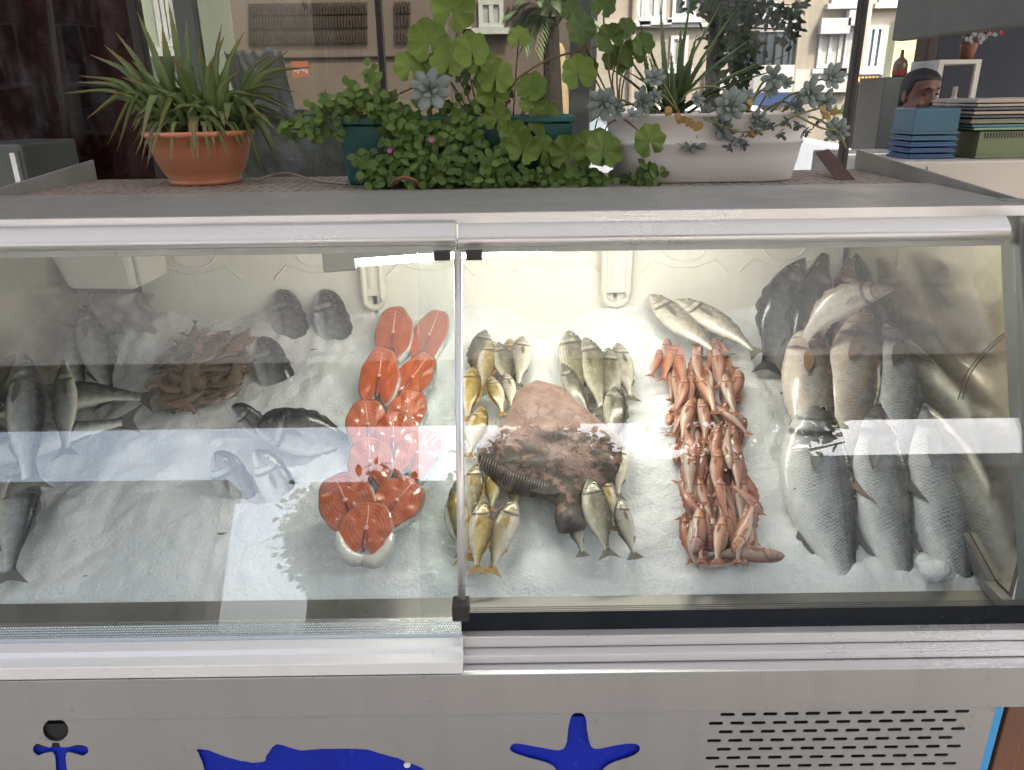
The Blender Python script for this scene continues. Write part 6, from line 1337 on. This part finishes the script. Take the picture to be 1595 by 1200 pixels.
cols = [('lowest olive green basket with slotted rim beside the blue crates', (.10, .13, .055), .105), ('pale green tray just above the slotted basket', (.14, .24, .14), .010), ('thin teal tray in the basket stack', (.04, .14, .17), .012), ('olive tray in the middle of the basket stack', (.16, .15, .09), .020), ('grey tray low in the upper half of the basket stack', (.12, .12, .14), .012), ('beige tray in the upper half of the basket stack', (.30, .25, .20), .014), ('dark tray under the second beige one', (.08, .08, .09), .012), ('beige tray second from the top of the basket stack', (.30, .26, .21), .012), ('topmost beige tray of the basket stack, slightly askew', (.33, .28, .22), .018)]
for i, (lb, c_, hh) in enumerate(cols):
    e_ = -.02*(i > 0)+rl.uniform(-.008, .008); tub('basket' if i == 0 else 'tray', lb, 'basket' if i == 0 else 'tray', 'baskets and trays stacked beside the blue crates', xa+e_+(.014 if i == 0 else .01), xb+e_, YC+.08+rl.uniform(-.01, .01), YC+.40, zc, hh, pm('tray_plastic', c_, rough=.5), slots=(i == 0), lip=.006 if i else .003); zc += hh+.001
# ---- the man (one continuous body, hair and shirt as children)
def man():
    fx = atY(1434, 140, 3.95); base_ = Vector((fx.x, 3.95, .1)); eyez = atY(1434, 147, 3.95).z
    o = thing('person', 'man with short dark hair looking out over the blue crates, in a dark shirt', 'person', tuple(base_))
    yaw_ = .20; Hc = Vector((fx.x, 3.95, eyez)); hr = Matrix.Rotation(yaw_, 3, 'Z')
    def hp(x, y, z): return Hc+hr @ Vector((x, y, z))      # face looks along -y
    m = MB()
    # head rings: (z, half width, front, back)
    R_ = [(-.118, .020, .062, .0), (-.110, .036, .080, .02), (-.095, .050, .086, .04), (-.070, .060, .088, .068), (-.045, .066, .090, .082), (-.02, .070, .088, .090), (0, .073, .084, .095), (.02, .075, .090, .098), (.045, .077, .090, .100), (.07, .074, .082, .095), (.09, .064, .066, .080), (.105, .046, .044, .056), (.113, .022, .02, .028)]
    m.loft([[hp(w*math.sin(t), -(f if math.cos(t) > 0 else b)*math.cos(t)*(1-.06*abs(math.sin(2*t))), z) for t in [2*math.pi*k/28 for k in range(28)]] for z, w, f, b in R_])
    m.loft([[hp(sx*w, y, z) for sx, w in ((-1, w_), (-.5, w_*.6), (0, 0), (.5, w_*.6), (1, w_))]+[] for z, w_, y in ()] or [[hp(math.sin(t)*w, y-d*max(0, math.cos(t)), z) for t in [2*math.pi*k/12 for k in range(12)]] for z, w, y, d in ((.012, .007, -.078, .012), (-.010, .009, -.080, .018), (-.030, .014, -.082, .026), (-.040, .017, -.082, .024), (-.046, .010, -.080, .014))])   # nose
    m.tube([hp(-.045, -.066, .022), hp(-.02, -.084, .026), hp(0, -.086, .022), hp(.02, -.084, .026), hp(.045, -.066, .022)], [.006, .009, .008, .009, .006], 8)   # brow
    m.tube([hp(-.026, -.076, -.066), hp(0, -.090, -.063), hp(.026, -.076, -.066)], [.004, .007, .004], 8); m.tube([hp(-.022, -.076, -.076), hp(0, -.088, -.078), hp(.022, -.076, -.076)], [.004, .008, .004], 8)
    for s in (-1, 1): m.sphere(hp(s*.076, .008, -.008), .030, 12, 9, (.35, .6, 1.0)); m.sphere(hp(s*.046, -.060, -.040), .022, 10, 8)
    nk = Vector((fx.x, 3.98, 0)); sh_ = eyez-.29
    m.tube([nk+Vector((0, -.01, eyez-.06)), nk+Vector((0, 0, eyez-.14)), nk+Vector((0, .01, eyez-.24))], [.058, .060, .072], 18)
    tr_ = [(sh_+.045, .07, .06), (sh_+.02, .14, .08), (sh_-.03, .19, .10), (sh_-.12, .20, .12), (sh_-.25, .185, .125), (sh_-.4, .165, .12), (sh_-.5, .175, .125), (sh_-.58, .18, .13), (sh_-.64, .15, .12)]
    m.loft([[nk+Vector((w*math.cos(t), .01+d*math.sin(t), z)) for t in [2*math.pi*k/24 for k in range(24)]] for z, w, d in tr_])
    hd = []
    for s in (-1, 1):
        S = nk+Vector((s*.185, 0, sh_-.035)); E = nk+Vector((s*.25, -.06, sh_-.31)); Wr = nk+Vector((s*.16, -.26, sh_-.28)); 
        m.tube([S, S.lerp(E, .5), E, E.lerp(Wr, .5), Wr], [.052, .046, .040, .036, .026], 12)
        Pm = Wr+Vector((-s*.02, -.07, -.015)); m.tube([Wr, Wr.lerp(Pm, .5), Pm], [.026, .034, .034], 12, .6)
        for j in range(4): f0_ = Pm+Vector((s*(-.027+.018*j), -.005, 0)); ln_ = (.062, .072, .068, .052)[j if s > 0 else 3-j]; m.tube([f0_, f0_+Vector((0, -ln_*.5, .004)), f0_+Vector((0, -ln_, -.016))], [.0095, .0088, .0075], 8)
        m.tube([Wr+Vector((-s*.02, -.02, 0)), Wr+Vector((-s*.05, -.045, -.005)), Wr+Vector((-s*.058, -.078, -.012))], [.012, .011, .009], 8)
        Hp = nk+Vector((s*.09, 0, sh_-.60)); K = nk+Vector((s*.10, -.02, .60)); A_ = nk+Vector((s*.10, .01, .19)); m.tube([Hp, Hp.lerp(K, .5), K, K.lerp(A_, .4), A_], [.085, .075, .055, .052, .038], 14)
        m.tube([A_+Vector((0, .04, -.04)), A_+Vector((0, -.06, -.05)), A_+Vector((0, -.16, -.065))], [.04, .04, .026], 10)
    b = m.build('body', pm('darkened_skin', (.15, .068, .044), (.11, .048, .03), 20, .5, sss=.1), o); md = b.modifiers.new('r', 'REMESH'); md.mode = 'VOXEL'; md.voxel_size = .0045; md.use_smooth_shade = True  # skin colour darkened to stand in for the dim light on him
    sm = b.modifiers.new('s', 'SMOOTH'); sm.factor = .5; sm.iterations = 2; bake(b)
    m = MB(); rows = [(.118, .004, .004, .004), (.112, .034, .030, .040), (.098, .062, .060, .075), (.078, .076, .080, .096), (.055, .082, .0885, .105)]
    rg = [[hp(w*math.sin(t), -(f if math.cos(t) > 0 else b_)*math.cos(t), z+(0 if i < 4 else .012*(math.cos(t) > .3))) for t in [2*math.pi*k/28 for k in range(28)]] for i, (z, w, f, b_) in enumerate(rows)]
    rg.append([hp(.0815*math.sin(t), -(.070 if math.cos(t) > 0 else .106)*math.cos(t), (.055 if math.cos(t) > .45 else .025 if math.cos(t) > .15 else -.02 if math.cos(t) > -.3 else -.055)) for t in [2*math.pi*k/28 for k in range(28)]])
    m.loft(rg).build('hair', pm('black_hair', (.012, .010, .010), (.02, .017, .016), 60, .7, bump=.6, bsc=200, stretch=(3, 3, 1)), o, smooth=True)
    ey = MB(); br = MB()
    for s in (-1, 1):
        ey.sphere(hp(s*.031, -.076, .0), .0095, 12, 8, (1.2, .6, .6)); br.tube([hp(s*.014, -.094, .022), hp(s*.032, -.092, .028), hp(s*.050, -.076, .022)], [.003, .004, .002], 6, .7)
    ey.build('eyes', pm('eye_dark', (.03, .02, .018), rough=.15), o, smooth=True); br.build('eyebrows', M['darkmetal'], o)
    MB().tube([hp(-.030, -.085, -.056), hp(0, -.104, -.052), hp(.030, -.085, -.056)], [.003, .006, .003], 8).build('moustache', pm('dark_moustache', (.03, .02, .017), rough=.8), o)
    k_ = [(z+.0, w+.012, d+.012) for z, w, d in tr_[1:8]]
    sh = MB(); sh.loft([[nk+Vector((w*math.cos(t), .01+d*math.sin(t), z)) for t in [2*math.pi*k/28 for k in range(28)]] for z, w, d in [(tr_[0][0]+.006, .075, .068)]+k_], True)
    for s in (-1, 1): S = nk+Vector((s*.180, 0, sh_-.03)); E = nk+Vector((s*.24, -.05, sh_-.27)); sh.tube([S, S.lerp(E, .5), E], [.066, .062, .060], 14)
    so_ = sh.build('shirt', pm('dark_shirt', (.025, .028, .04), (.018, .02, .03), 10, .9, bump=.3), o); md = so_.modifiers.new('r', 'REMESH'); md.mode = 'VOXEL'; md.voxel_size = .007; md.use_smooth_shade = True; bake(so_)
    tb = MB()
    for s in (-1, 1): Hp = nk+Vector((s*.09, 0, sh_-.56)); K = nk+Vector((s*.10, -.02, .60)); A_ = nk+Vector((s*.10, .01, .22)); tb.tube([Hp+Vector((0, 0, .05)), Hp.lerp(K, .5), K, A_], [.10, .088, .07, .06], 16)
    tb.build('trousers', pm('dark_trousers', (.03, .03, .035), rough=.9), o, smooth=True)
man()
